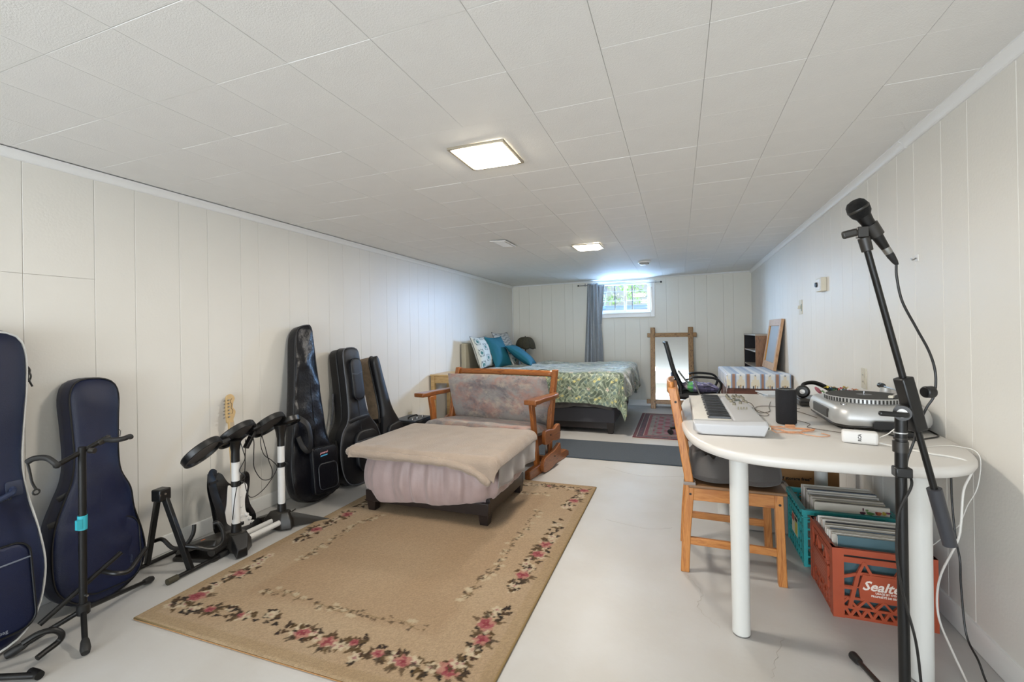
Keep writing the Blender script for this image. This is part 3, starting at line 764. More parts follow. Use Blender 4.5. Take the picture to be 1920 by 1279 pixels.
bx = thing('audio_plug', 'black phono plug block lying in front of the turntable base', 'plug', (.86, 2.26, .74))
build('plug_body', MB().box(.835, .875, 2.235, 2.255, .7465, .762), M['black_plastic'], bx, world=True, bevel=.002)
build('plug_tip', MB().cyl((.875, 2.245, .754), (.90, 2.245, .754), .004, seg=10), M['steel'], bx, world=True)
build('plug_foot', MB().box(.84, .87, 2.238, 2.252, .74, .747), M['dark_plastic'], bx, world=True)

# receiver, headphones, magazines, dried flowers
rc = thing('flat_receiver', 'flat dark grey audio unit under the headphones behind the speaker', 'audio unit', (.74, 3.10, .74))
build('casing', MB().box(.635, .865, 2.98, 3.2, .746, .782), M['dark_plastic'], rc, world=True, bevel=.008, seg=3)
build('front_strip', MB().box(.64, .86, 2.976, 2.982, .762, .770), M['black_plastic'], rc, world=True)
build('foot', MB().box(.65, .85, 2.99, 3.19, .74, .747), M['black_rubber'], rc, world=True)
hp = thing('headphones', 'black over ear headphones with silver ear cup on the audio unit', 'headphones', (.72, 3.10, .782))
build('headband', MB().tube(spline([(.665, 3.06, .815), (.68, 3.10, .852), (.74, 3.13, .862), (.80, 3.14, .838), (.845, 3.13, .803)], 8), .008, 8, flat=1.6), M['black_plastic'], hp, world=True)
for c, d in (((.668, 3.05, .818), (-.35, -.93, .05)), ((.84, 3.10, .806), (.2, -.9, .5))):
    q = Vector(d).normalized().to_track_quat('Z', 'Y').to_matrix().to_4x4()
    e = build('ear_cup', MB().lathe([(.030, -.016), (.036, -.008), (.036, .004), (.028, .012), (.014, .014)], c, 24, q), M['black_plastic'], hp, world=True)
    build('cup_badge', MB().lathe([(.0135, .0135), (.0135, .016), (.004, .018)], c, 20, q), M['silver'], e, world=True)
for k, (dx, dy, rz, c, lab) in enumerate(((0, 0, .1, '#c9cdd2', 'pale grey magazine at the bottom of the pile behind the speaker'), (.01, .01, -.1, '#8fa4b8', 'blue grey magazine in the middle of the pile behind the speaker'), (0, .02, .22, '#d8dde2', 'white magazine on top of the pile behind the speaker'))):
    t = thing('magazine', lab, 'magazine', (.585+dx, 3.42+dy, .7402+k*.0062), rz)
    build('pages', MB().box(-.072, .072, -.10, .10, .0004, .005), M['white_plastic'], t)
    build('cover', MB().box(-.075, .075, -.103, .103, .005, .0060).box(-.075, -.0735, -.103, .103, .0003, .005), mat('cover_%d' % k, c, .35), t)
df = thing('dried_flowers', 'small bunch of multicoloured fabric flowers between headphones and turntable', 'flowers', (.80, 2.95, .74))
rnd = random.Random(5)
fcs = ['#c9a63c', '#2f6f8f', '#5f8f4a', '#b5485f', '#d97a4a', '#23507f', '#e0c94a']
for k in range(26):
    p = Vector((.74+rnd.uniform(0, .15), 2.90+rnd.uniform(-.04, .06), .835+rnd.uniform(-.012, .030)))
    col = fcs[k % 7]
    fm = M.get(col) or mat('petal_'+str(k % 7), col, .6); M[col] = fm
    b = MB()
    for q in range(5):
        m = Matrix.Translation(p) @ eul(rnd.uniform(-.6, .6), rnd.uniform(-.6, .6), q*1.256)
        b.add([m @ Vector(v) for v in ((0,0,0),(.010,-.005,.003),(.017,0,.001),(.010,.005,.003))], [(0,1,2,3)])
    f = build('blossom', b, fm, df, world=True)
    build('stem', MB().tube([tuple(p), (.80, 2.95, .745)], .001, 4), mat('stem_green', '#5c6f3a', .7) if k == 0 else bpy.data.materials['stem_green'], f, world=True)
pf = thing('fabric_feather', 'pink fabric tuft leaning against the dried flowers', 'tuft', (.735, 3.0, .782))
build('tuft', MB().ball((.728, 2.985, .835), .02, 12, 8, (.5, .4, 1.2), eul(0, R(-40), 0)), mat('pink_felt', '#b06a75', .8), pf, world=True)
build('pin', MB().tube([(.735, 2.985, .825), (.75, 2.99, .783)], .0015, 5), M['steel'], pf, world=True)

# ================================================================== WOODEN CHAIR
ch = thing('wooden_chair', 'honey pine dining chair with charcoal seat pad, tucked under the table', 'chair', (.22, 2.57, 0))
def leg(pts, w=.036, d=.036): 
    rs = []
    for x, y, z in pts: rs.append([(x-w/2, y-d/2, z), (x+w/2, y-d/2, z), (x+w/2, y+d/2, z), (x-w/2, y+d/2, z)])
    return MB().rings(rs)
for y in (2.40, 2.74):
    build('back_post', leg([(.012, y, 0), (.022, y, .2), (.040, y, .40), (.036, y, .46), (.005, y, .66), (-.035, y, .90)], .040, .024), M['chairwood'], ch, world=True, bevel=.004)
    build('front_leg', leg([(.432, y, 0), (.420, y, .42)], .036, .036), M['chairwood'], ch, world=True, bevel=.003)
    build('side_apron', MB().box(.055, .405, y-.010, y+.010, .355, .415), M['chairwood_x'], ch, world=True, bevel=.002)
    build('stretcher', MB().beam((.035, y, .155), (.412, y, .150), .018, .035), M['chairwood_x'], ch, world=True, bevel=.002)
    for x, z in ((.042, .385), (.424, .375)):
        build('bolt_hole', MB().cyl((x, y-.0185 if x > .2 else y-.0125, z), (x, y-.0178 if x > .2 else y-.0118, z), .006, seg=12), M['ink_black'], ch, world=True)
    build('post_hole', MB().cyl((-.019, y-.0127, .83), (-.019, y-.0118, .83), .006, seg=12), M['ink_black'], ch, world=True)
build('front_apron', MB().box(.412, .430, 2.42, 2.72, .355, .415), M['chairwood'], ch, world=True, bevel=.002)
build('rear_apron', MB().box(.03, .048, 2.412, 2.728, .355, .415), M['chairwood'], ch, world=True, bevel=.002)
build('rear_stretcher', MB().box(.022, .036, 2.412, 2.728, .20, .235), M['chairwood'], ch, world=True, bevel=.002)
build('seat_board', MB().box(.035, .455, 2.378, 2.762, .417, .432), mat('chair_seat_brown', '#7a5a3c', .4), ch, world=True, bevel=.004)
for z, x in ((.60, .012), (.70, -.003), (.80, -.018)):
    build('back_slat', MB().beam((x, 2.412, z), (x, 2.728, z), .012, .035), M['chairwood'], ch, world=True, bevel=.002)
build('crest_rail', MB().surf(lambda u, v: (-.036 - .018*math.sin(PI*u) + .009*(1 if v < .5 else -1)*0 - .012*v*0 , 2.412+.316*u, .865 + .06*v), 12, 3), M['chairwood'], ch, world=True, solid=.018)
cu = thing('seat_cushion', 'charcoal tufted square seat pad tied onto the pine chair', 'cushion', (.245, 2.57, .433))
tuf = [(-.10, -.10), (.10, -.10), (-.10, .09), (.10, .09), (0, 0)]
def cush(u, v, top):
    a, b = 2*u-1, 2*v-1
    ex = max(abs(a), abs(b))
    x = .205*a*(1-.05*b*b)*(1-.030*math.cos(b*PI*2)*abs(a)**3); y = .185*b*(1-.05*a*a)*(1-.085*math.cos(a*PI*2)*abs(b)**3)
    h = (1 - abs(a)**5)*(1 - abs(b)**5)
    h = max(h, 0)**.36
    z = h*(.108 if top else .040)
    if top:
        for tx, ty in tuf:
            d = math.hypot(x-tx, y-ty); z -= .055*math.exp(-(d/.032)**2)*h + .014*math.exp(-(d/.07)**2)*h
            an = math.atan2(y-ty, x-tx); z += .009*math.sin(an*6)*math.exp(-((d-.05)/.035)**2)*h
        z += .015*h
        z -= .016*h*sum(math.exp(-((a-q)/.07)**2) for q in (-.5, .5))*min(1, abs(b)*1.6)
    else: z = -z
    return (.245+x, 2.57+y, .475+z)
cb = MB().surf(lambda u, v: cush(u, v, True), 56, 52); n = len(cb.v)
cb.surf(lambda u, v: cush(1-u, v, False), 56, 52)
build('pad', cb, M['cushion'], cu, world=True, smooth=80)
for tx, ty in tuf: build('tuft_button', MB().ball((.245+tx, 2.57+ty, .526), .007, 10, 6, (1, 1, .5)), M['cushion'], cu, world=True)
rib = mat('grey_ribbon', '#8d837c', .7)
for y in (2.40, 2.74):
    build('tie', MB().tube([(.014, y-.018, .437), (.064, y-.018, .437), (.064, y+.018, .439), (.014, y+.018, .439)], .004, 6, closed=True, flat=2.2, upv=(0,0,1)), rib, cu, world=True)
build('loose_flap', MB().surf(lambda u, v: (.04+.05*u+.01*math.sin(v*6), 2.45+.05*v, .49+.045*math.sin(PI*u*.8)), 6, 6), mat('pale_flap', '#a39a90', .8), cu, world=True, solid=.003)

# ================================================================== CRATES AND RECORDS
def crate(name, label, x0, x1, y0, y1, h, m, style):
    t = thing(name, label, 'crate', ((x0+x1)/2, (y0+y1)/2, 0))
    th = .006
    def panel(p0, p1, nm):
        p0 = Vector(p0); p1 = Vector(p1); L = (p1-p0).length; d = (p1-p0).normalized(); n = Vector((d.y, -d.x, 0))
        mt = Matrix((d, Vector((0,0,1)), n)).transposed().to_4x4(); mt.translation = p0
        b = MB()
        cnt = [0]
        def bar(a, c, w, dep=th, z0=0):
            cnt[0] += 1; z0 += cnt[0]*.00009; dep += cnt[0]*.00017
            a = Vector((*a, 0)); c = Vector((*c, 0)); e = (c-a).normalized(); q = Vector((-e.y, e.x, 0))*w/2
            b.prism([(v.x, v.y) for v in (a-q, c-q, c+q, a+q)], mt, -dep+z0, z0)
        bar((0, .006), (L, .006), .012, .010)
        bar((0, h-.012), (L, h-.012), .024, .014, .004)
        pw = .040 if style == 'red' else .018
        bar((pw/2-.004, 0), (pw/2-.004, h), pw, .009, .003); bar((L-pw/2+.004, 0), (L-pw/2+.004, h), pw, .009, .003)
        if style == 'red':
            bar((0, h-.045), (L, h-.045), .022); bar((0, h/2-.01), (L, h/2-.01), .005, .007, .001)
            for z in (.045, .084): bar((0, z), (L, z), .010)
            bar((0, .17), (L, .17), .012) if nm != 'front_panel' else (bar((0, .155), (.085, .185), .012), bar((.085, .187), (L-.085, .187), .012), bar((L-.085, .185), (L, .155), .012))
            k = 8
            for i in range(k):
                xa = .02 + (L-.04)*i/k; xb = .02 + (L-.04)*(i+.5)/k; xc = .02 + (L-.04)*(i+1)/k
                bar((xa, .010), (xb, .045), .010); bar((xb, .045), (xc, .010), .010)
            k = 5
            for i in range(k):
                xa = .02 + (L-.04)*i/k; xb = .02 + (L-.04)*(i+.5)/k; xc = .02 + (L-.04)*(i+1)/k
                bar((xa, .048), (xb, .084), .009); bar((xb, .084), (xc, .048), .009)
            bar((.055, .05), (.085, .187), .014); bar((L-.055, .05), (L-.085, .187), .014)
            bar((.02, .125), (.075, .125), .010); bar((L-.02, .125), (L-.075, .125), .010)
            bar((.085, .187), (.105, .235), .010); bar((.105, .235), (.13, .187), .010)
            bar((L-.085, .187), (L-.105, .235), .010); bar((L-.105, .235), (L-.13, .187), .010)
            b.prism([(.085, .135), (.10, .187), (L-.10, .187), (L-.085, .135), (L-.09, .086), (.09, .086)], mt, -th, .0048)
        else:
            for z in (.05, .095, .14, .185, .225): bar((0, z), (L, z), .009, .008)
            k = 8
            for i in range(1, k): bar((L*i/k, 0), (L*i/k, h-.02), .008, .008)
            b.prism([(L*.3, .10), (L*.7, .10), (L*.7, .18), (L*.3, .18)], mt, -.004, .005)
            for i in range(0, k+1): bar((L*i/k, h-.03), (L*i/k, h), .005, .014, .008)
            bar((0, h-.004), (L, h-.004), .008, .012, .010); bar((0, h-.040), (L, h-.040), .007, .012, .008)
        build(nm, b, m, t, world=True)
        return mt, L
    fr = panel((x0, y0, 0), (x1, y0, 0), 'front_panel')
    panel((x1, y0, 0), (x1, y1, 0), 'side_panel')
    panel((x1, y1, 0), (x0, y1, 0), 'rear_panel')
    sd = panel((x0, y1, 0), (x0, y0, 0), 'side_panel')
    fl = MB()
    for i in range(9):
        xx = x0+.012+(x1-x0-.024)*i/8; fl.box(xx-.004, xx+.004, y0+.01, y1-.01, .004, .010)
        yy = y0+.012+(y1-y0-.024)*i/8; fl.box(x0+.01, x1-.01, yy-.004, yy+.004, .002, .008)
    build('bottom_grid', fl, m, t, world=True)
    return t, fr, sd
rcx = (.583, .922, 2.216, 2.545)
tcx = (.572, .948, 2.63, 2.975)
rcr, (fm, fL), (sm, sL) = crate('record_crate', 'red orange plastic milk crate of records under the table', *rcx, .283, M['red_crate'], 'red')
build('lettering', text_mb('Sealtest', .052, fm @ T(.096, .128, .0052) @ eul(0, 0, R(0)), .0003, shear=.35, bold=.0012), M['ink_white'], rcr, world=True)
build('lettering', text_mb('USAGE BY OTHERS', .0105, fm @ T(.140, .116, .0052), .0003, bold=.0004), M['ink_white'], rcr, world=True)
build('lettering', text_mb('PROPRIÉTÉ DE SEALTEST', .0105, fm @ T(.126, .103, .0052), .0003, bold=.0004), M['ink_white'], rcr, world=True)
build('side_plate', MB().prism([(.06, .088), (sL-.06, .088), (sL-.06, .175), (.06, .175)], sm, -.004, .0062), M['red_crate'], rcr, world=True)
for k in range(5): build('side_lettering', MB().prism([(.08, .105+k*.013), (sL-.08-.02*(k % 2), .105+k*.013), (sL-.08-.02*(k % 2), .1075+k*.013), (.08, .1075+k*.013)], sm, .0062, .0066), mat('faded_print', '#c98f7c', .6) if k == 0 else bpy.data.materials['faded_print'], rcr, world=True)
tcr, (fm2, fL2), (sm2, sL2) = crate('record_crate', 'teal plastic crate of records behind the red crate', *tcx, .283, M['teal_crate'], 'teal')
st = build('sticker', MB().prism([(.11, .09), (.23, .09), (.23, .19), (.11, .19)], sm2, .0052, .0058), mat('sticker_white', '#d5d6c0', .5), tcr, world=True)
build('sticker_patch', MB().prism([(.115, .15), (.16, .15), (.16, .185), (.115, .185)], sm2, .0059, .0063), mat('sticker_red', '#b8463c', .5), st, world=True)
build('sticker_patch', MB().prism([(.18, .10), (.225, .10), (.225, .16), (.18, .16)], sm2, .0059, .0063), mat('sticker_yellow', '#c3c04a', .5), st, world=True)
build('sticker_patch', MB().prism([(.17, .165), (.225, .165), (.225, .185), (.17, .185)], sm2, .0059, .0063), M['ink_black'], st, world=True)
rnd = random.Random(21)
def sleeve(x, y, w, h, th, tilt, col, label, group, z=.012, shift=0):
    t = thing('record', label, 'record', (x, y, z), 0, group)
    m = eul(-tilt, 0, 0)
    build('sleeve', MB().box(-w/2, w/2, -th/2, th/2, 0, h).xf(m), col, t)
    build('inner_edge', MB().box(-w/2-.0012, -w/2+.0002, -th/4, th/4, .003, h-.003).xf(m), M['ink_white'], t)
    return t
cols = ['#cfc9bd', '#b9b2a4', '#8d8f92', '#d9d5cb', '#a09684', '#5e6a78', '#c3bba8', '#e0dcd3', '#9a8468', '#3d3f46', '#bfb9ad', '#c9c0b2']
cm = [mat('sleeve_%d' % i, c, .5, var=.08, vscale=20) for i, c in enumerate(cols)]
teal_slv = mat('sleeve_dark_teal', '#4c6a72', .45)
sleeve(.762, 2.2495, .300, .303, .004, R(3), teal_slv, 'dark teal record sleeve at the front of the red crate', 'records in the red crate')
y = 2.262
for k in range(26):
    tl = R(3 + .25*k)
    sleeve(.755+rnd.uniform(-.012, .008), y, .300, .300+rnd.uniform(-.004, .006), .0038, tl, cm[rnd.randrange(12)], 'thin record sleeve filed behind the dark teal one, red crate', 'records in the red crate')
    y += .0088 if k > 8 else .0062
y = 2.672
slv = mat('sleeve_cream', '#cbc3b4', .5, var=.06, vscale=10)
vg = sleeve(.776, y-.012, .306, .303, .004, R(-2), slv, 'cream record sleeve with beet and tomato drawings, front of teal crate', 'records in the teal crate', z=.018)
def blob(cx, cz, w, h, c, nm, ph=0):
    mm = M.get(nm) or mat(nm, c, .6); M[nm] = mm
    b = MB().prism([(cx+w*math.cos(a)*(1+.25*math.sin(3*a+ph)), cz+h*math.sin(a)*(1+.2*math.cos(2*a+ph))) for a in [2*PI*i/14 for i in range(14)]], Matrix(((1,0,0,0),(0,0,-1,-.0021),(0,1,0,0),(0,0,0,1))), 0, .0005).xf(eul(R(2), 0, 0))
    build('print', b, mm, vg)
blob(.045, .268, .011, .009, '#4a2230', 'beet_print'); blob(.047, .286, .003, .010, '#5a2a38', 'beet_print2')
blob(.075, .270, .016, .008, '#4f7a3f', 'leaf_print', 1); blob(.062, .284, .006, .006, '#6b8a4a', 'leaf_print2')
blob(.108, .273, .012, .010, '#b5603a', 'tomato_print'); blob(.100, .275, .005, .008, '#8f3440', 'tomato_print2')
blob(.130, .276, .009, .008, '#b09a3a', 'pepper_print', 2); blob(.146, .279, .010, .006, '#6b3348', 'aubergine_print')
for k in range(30):
    z = .012 if k < 16 else .018
    sleeve(.782+rnd.uniform(-.006, .004), y, .302, .302+rnd.uniform(-.004, .006), .0038, R(-2+.15*k), cm[rnd.randrange(12)] if k < 22 else cm[(3, 7, 0)[k % 3]],
           'thin record sleeve filed behind the cream one, teal crate', 'records in the teal crate', z=z)
    y += .0085

# ================================================================== BOXES UNDER / BEHIND
b1 = thing('cardboard_box', 'brown cardboard moving box printed self storage free, behind the crates', 'box', (.62, 3.42, 0))
build('carton', MB().box(.40, .826, 3.26, 3.60, 0, .315), M['card'], b1, world=True, bevel=.002)
build('flap', MB().box(.41, .826, 3.262, 3.43, .3155, .318), M['card'], b1, world=True)
build('lettering', text_mb('\u2019 self storage free\u201d', .0265, T(.556, 3.2592, .243) @ eul(R(90), 0, 0), .0003, bold=.0008), M['ink_black'], b1, world=True)
build('tape_strip', MB().box(.40, .826, 3.5, 3.55, .3185, .3195), mat('packing_tape', '#b48d5a', .25), b1, world=True)
b2 = thing('cardboard_box', 'flatter cardboard box stacked on the self storage carton', 'box', (.58, 3.43, .32))
build('carton', MB().box(.38, .775, 3.29, 3.58, .32, .375), M['card'], b2, world=True, bevel=.002)
build('lid', MB().box(.378, .777, 3.288, 3.582, .352, .380), mat('cardboard_lid', '#96693d', .7), b2, world=True, bevel=.002)
build('print', text_mb('FRAGILE', .012, T(.50, 3.2872, .360) @ eul(R(90), 0, 0), .0002, bold=.0004), M['ink_black'], b2, world=True)
b3 = thing('cardboard_sheet', 'tall folded cardboard leaning by the wall behind the table leg', 'cardboard', (.90, 3.45, 0))
build('front_sheet', MB().box(.845, .935, 3.40, 3.404, 0, .50), M['card'], b3, world=True)
build('back_sheet', MB().box(.845, .935, 3.408, 3.412, 0, .49), M['card'], b3, world=True)
build('fold', MB().cyl((.845, 3.406, 0), (.845, 3.406, .49), .006, seg=8), M['card'], b3, world=True)
b4 = thing('storage_cube', 'grey fabric storage cube on the floor behind the pine chair', 'storage box', (.46, 3.08, 0))
build('fabric_box', MB().box(.33, .60, 2.99, 3.22, .004, .235), mat('grey_fabric_box', '#8f8880', .8, var=.12, vscale=14), b4, world=True, bevel=.008)
build('rim', frame_mb(.328, .602, -.118, .118, 0, 1, .012).xf(Matrix(((1,0,0,0),(0,0,1,3.105),(0,.02,0,.226),(0,0,0,1)))), mat('grey_fabric_rim', '#787570', .8), b4, world=True)
build('handle', MB().tube(spline([(.43, 2.988, .16), (.46, 2.975, .15), (.49, 2.988, .16)], 4), .006, 6), mat('handle_grey', '#5c5852', .8), b4, world=True)

# ================================================================== MICROPHONE STAND
ms = thing('microphone_stand', 'black boom microphone stand in front of the table, right foreground', 'microphone stand', (.592, 1.588, 0))
px_, py_ = .583, 1.585
build('lower_tube', MB().cyl((px_, py_, .09), (px_, py_, .62+.17), .0135, seg=20), M['black_metal'], ms, world=True)
build('upper_tube', MB().cyl((px_, py_, .78), (px_+.003, py_, .955), .0145, seg=20), M['black_metal'], ms, world=True)
build('clutch', MB().cyl((px_, py_, .832), (px_, py_, .862), .0185, seg=20).cyl((px_, py_, .868), (px_, py_, .873), .0165, seg=20), M['dark_plastic'], ms, world=True)
build('leg_hub', MB().lathe([(.02, .07), (.03, .08), (.03, .11), (.018, .125)], (px_, py_, 0), 20), M['black_plastic'], ms, world=True)
for tip in ((.566, 1.942), (.30, 1.40), (.86, 1.40)):
    l = build('leg', MB().cyl((px_, py_, .10), (tip[0], tip[1], .016), .008, seg=12), M['black_metal'], ms, world=True)
    d = (Vector((tip[0], tip[1], .016)) - Vector((px_, py_, .10))).normalized()
    e = Vector((tip[0], tip[1], .016))
    build('rubber_tip', MB().tube([e - d*.055, e-d*.045, e - d*.02, e - d*.002, e + d*.006], [.010, .0135, .0145, .015, .011], 14), M['black_rubber'], l, world=True)
# boom
P0, P1 = Vector((.708, 1.628, .568)), Vector((.501, 1.551, 1.408))
bd_ = (P1-P0).normalized()
build('boom_arm', MB().cyl(P0 + bd_*.15, P1, .0085, seg=14), M['black_metal'], ms, world=True)
build('counterweight', MB().cyl(P0, P0 + bd_*.165, .0165, .0175, 20), mat('grey_rubber_weight', '#34353a', .45), ms, world=True)
pc = P0.lerp(P1, .475)
jm = Matrix.Translation(pc) @ bd_.to_track_quat('Z', 'Y').to_matrix().to_4x4()
build('boom_clamp', MB().obox((0, 0, 0), (.036, .034, .155)).xf(jm), M['black_plastic'], ms, world=True, bevel=.004)
build('pivot', MB().cyl((px_-.005, py_-.028, .945), (px_+.012, py_+.012, .945), .021, seg=20), M['dark_plastic'], ms, world=True)
build('pivot_washer', MB().cyl((px_-.006, py_-.031, .945), (px_-.005, py_-.028, .945), .012, seg=20), M['white_plastic'], ms, world=True)
build('wing_knob', MB().obox((px_-.03, py_-.045, .944), (.075, .012, .014), (0, R(4), R(10))), M['black_plastic'], ms, world=True, bevel=.005)
build('side_knob', MB().cyl((.645, 1.60, 1.00), (.668, 1.61, 1.00), .016, .017, 18), M['black_plastic'], ms, world=True, bevel=.003)
build('clamp_label', MB().obox((-.0183, -.004, -.005), (.0008, .016, .05)).xf(jm), mat('grey_print2', '#8a93a0', .5), ms, world=True)
build('cable_clip', MB().box(px_-.018, px_+.022, py_-.018, py_+.016, .762, .79), M['black_plastic'], ms, world=True, bevel=.004)
build('zip_tie', MB().cyl((px_, py_, .885), (px_, py_, .888), .0168, seg=20), M['silver'], ms, world=True)
# clip at the top
build('clip_swivel', MB().cyl(P1 - bd_*.01, P1 + bd_*.03, .014, .015, 16).obox(P1 + bd_*.045, (.026, .022, .03)), M['dark_plastic'], ms, world=True, bevel=.002)
build('clip_wing', MB().obox(P1 + bd_*.042 + Vector((-.033, -.01, 0)), (.04, .012, .022), (0, R(-12), 0)), M['dark_plastic'], ms, world=True, bevel=.006)
A0, A1 = Vector((.560, 1.572, 1.392)), Vector((.478, 1.542, 1.522))
ad_ = (A1-A0).normalized()
mic = thing('microphone', 'black handheld microphone clipped to the top of the boom stand', 'microphone', tuple(A0.lerp(A1, .4)))
q = ad_.to_track_quat('Z', 'Y').to_matrix().to_4x4()
MQ = Matrix.Translation(A0) @ q; ml = (A1-A0).length
build('clip_sleeve', MB().tube([A0.lerp(A1, .38), A0.lerp(A1, .62)], [.019, .0205], 18), M['dark_plastic'], ms, world=True)
build('handle', MB().lathe([(.0105, .018), (.0115, .03), (.014, .06), (.0165, .11), (.019, .128)], seg=24, M=q).xf(Matrix.Translation(A0)), M['black_metal'], mic, world=True)
build('grille', MB().lathe([(.019, .126), (.0245, .134), (.027, .146), (.027, .156), (.024, .168), (.017, .176), (.006, .179)], seg=28, M=q).xf(Matrix.Translation(A0)), mat('mic_grille', '#121212', .55, metal=.4, bump=2, bscale=900), mic, world=True)
build('grille_band', MB().lathe([(.0272, .148), (.0282, .150), (.0282, .153), (.0272, .155)], seg=28, M=q, caps=False).xf(Matrix.Translation(A0)), M['dark_plastic'], mic, world=True)
build('connector', MB().lathe([(.0095, -.002), (.0105, .004), (.0105, .019)], seg=20, M=q).xf(Matrix.Translation(A0)), M['steel'], mic, world=True)
build('cable_boot', MB().lathe([(.004, -.040), (.007, -.03), (.0095, -.01), (.0098, .0)], seg=16, M=q).xf(Matrix.Translation(A0)), M['black_rubber'], mic, world=True)
build('switch', MB().obox((.0, -.016, .08), (.006, .004, .018)).xf(MQ), M['black_plastic'], mic, world=True)
e0 = A0 - ad_*.036
cable('microphone_cable', [tuple(e0), (.579, 1.578, 1.324), (.593, 1.585, 1.256), (.629, 1.598, 1.18), (.662, 1.61, 1.112), (.677, 1.615, 1.052), (.672, 1.611, .992), (.656, 1.615, .955), (.640, 1.625, .90), (.624, 1.612, .858), (.607, 1.609, .806), (.603, 1.602, .776), (.60, 1.567, .746), (.567, 1.560, .664), (.562, 1.562, .544), (.575, 1.562, .438), (.600, 1.560, .318), (.612, 1.560, .184), (.62, 1.55, .06), (.66, 1.50, .006), (.72, 1.42, .006)], .0034, M['wire_black'], 'black microphone cable sweeping down from the microphone along the stand')
# ================================================================== RUGS
rs_ = np.random.RandomState(4)
def L3(c): return np.array(lin(c)[:3])
def smooth_noise(x, y, scale, seed):
    r = np.random.RandomState(seed); g = r.rand(64, 64)
    u = (x*scale) % 63; v = (y*scale) % 63
    i = u.astype(int); j = v.astype(int); fu = u-i; fv = v-j
    fu = fu*fu*(3-2*fu); fv = fv*fv*(3-2*fv)
    return (g[i, j]*(1-fu)+g[i+1, j]*fu)*(1-fv) + (g[i, j+1]*(1-fu)+g[i+1, j+1]*fu)*fv
def carpet(name, x0, x1, y0, y1, res, z, parent):
    nx = int((x1-x0)/res); ny = int((y1-y0)/res)
    X, Y = np.meshgrid(np.linspace(x0, x1, nx+1), np.linspace(y0, y1, ny+1), indexing='xy')
    ed = np.minimum.reduce([X-x0, x1-X, Y-y0, y1-Y])
    Z = z - .006*np.clip(1-ed/.012, 0, 1)**2 + .0008*rs_.rand(*X.shape)
    co = np.stack([X.ravel(), Y.ravel(), Z.ravel()], 1)
    idx = np.arange((nx+1)*(ny+1)).reshape(ny+1, nx+1)
    f = np.stack([idx[:-1, :-1].ravel(), idx[:-1, 1:].ravel(), idx[1:, 1:].ravel(), idx[1:, :-1].ravel()], 1)
    me = bpy.data.meshes.new(name); me.vertices.add(len(co)); 
    pl_ = parent.location; co = co - np.array([pl_.x, pl_.y, pl_.z])
    me.vertices.foreach_set('co', co.ravel())
    me.loops.add(f.size); me.loops.foreach_set('vertex_index', f.ravel().astype(np.int32))
    me.polygons.add(len(f)); me.polygons.foreach_set('loop_start', np.arange(0, f.size, 4).astype(np.int32))
    me.update(calc_edges=True)
    me.polygons.foreach_set('use_smooth', [True]*len(f))
    o = bpy.data.objects.new(name, me); scene.collection.objects.link(o); o.parent = parent
    return o, X, Y
rx0, rx1, ry0, ry1 = -2.175, -.600, 1.262, 3.455
rug = thing('floral_rug', 'large beige rug with rose garlands in front of the ottoman', 'rug', ((rx0+rx1)/2, (ry0+ry1)/2, 0))
o, X, Y = carpet('pile', rx0, rx1, ry0, ry1, .0052, .013, rug)
base = L3('#988064'); light = L3('#a8977e'); dark = L3('#856a4e')
n = smooth_noise(X+3, Y, 2.6, 1)*.6 + smooth_noise(X+3, Y, 7, 2)*.4
fine = rs_.rand(*X.shape)
ed = np.minimum.reduce([X-rx0, rx1-X, Y-ry0, ry1-Y])
inner = np.clip((ed-.27)/.05, 0, 1)
col = base[None, None]*(1-.55*n[..., None]) + light[None, None]*(.55*n[..., None])
col = col*(1-.35*inner[..., None]) + dark*(.35*inner[..., None])
border = np.clip((.06-ed)/.012, 0, 1)[..., None]
col = col*(1-border*.35) + L3('#88724e')*border*.35
col = col*(.86+.28*fine[..., None])
def stamp(cx, cy, rx, ry, ang, c, ph=0, lob=5, am=.25, soft=.15, mix=.9):
    """stains the pile with a lobed blot"""
    global col
    m = max(rx, ry)*1.4
    i0, i1 = np.searchsorted(X[0], [cx-m, cx+m]); j0, j1 = np.searchsorted(Y[:, 0], [cy-m, cy+m])
    if i1 <= i0 or j1 <= j0: return
    dx = X[j0:j1, i0:i1]-cx; dy = Y[j0:j1, i0:i1]-cy
    u = (dx*math.cos(ang)+dy*math.sin(ang))/rx; v = (-dx*math.sin(ang)+dy*math.cos(ang))/ry
    r = np.hypot(u, v); a = np.arctan2(v, u)
    e = 1 + am*np.cos(lob*a+ph)
    w = np.clip((e-r)/soft, 0, 1)*mix*(.75+.5*rs_.rand(*r.shape)).clip(0, 1)
    col[j0:j1, i0:i1] = col[j0:j1, i0:i1]*(1-w[..., None]) + L3(c)*w[..., None]
rr = random.Random(9)
OL = ['#34240e', '#432f15', '#2e200c', '#4d3a1c']
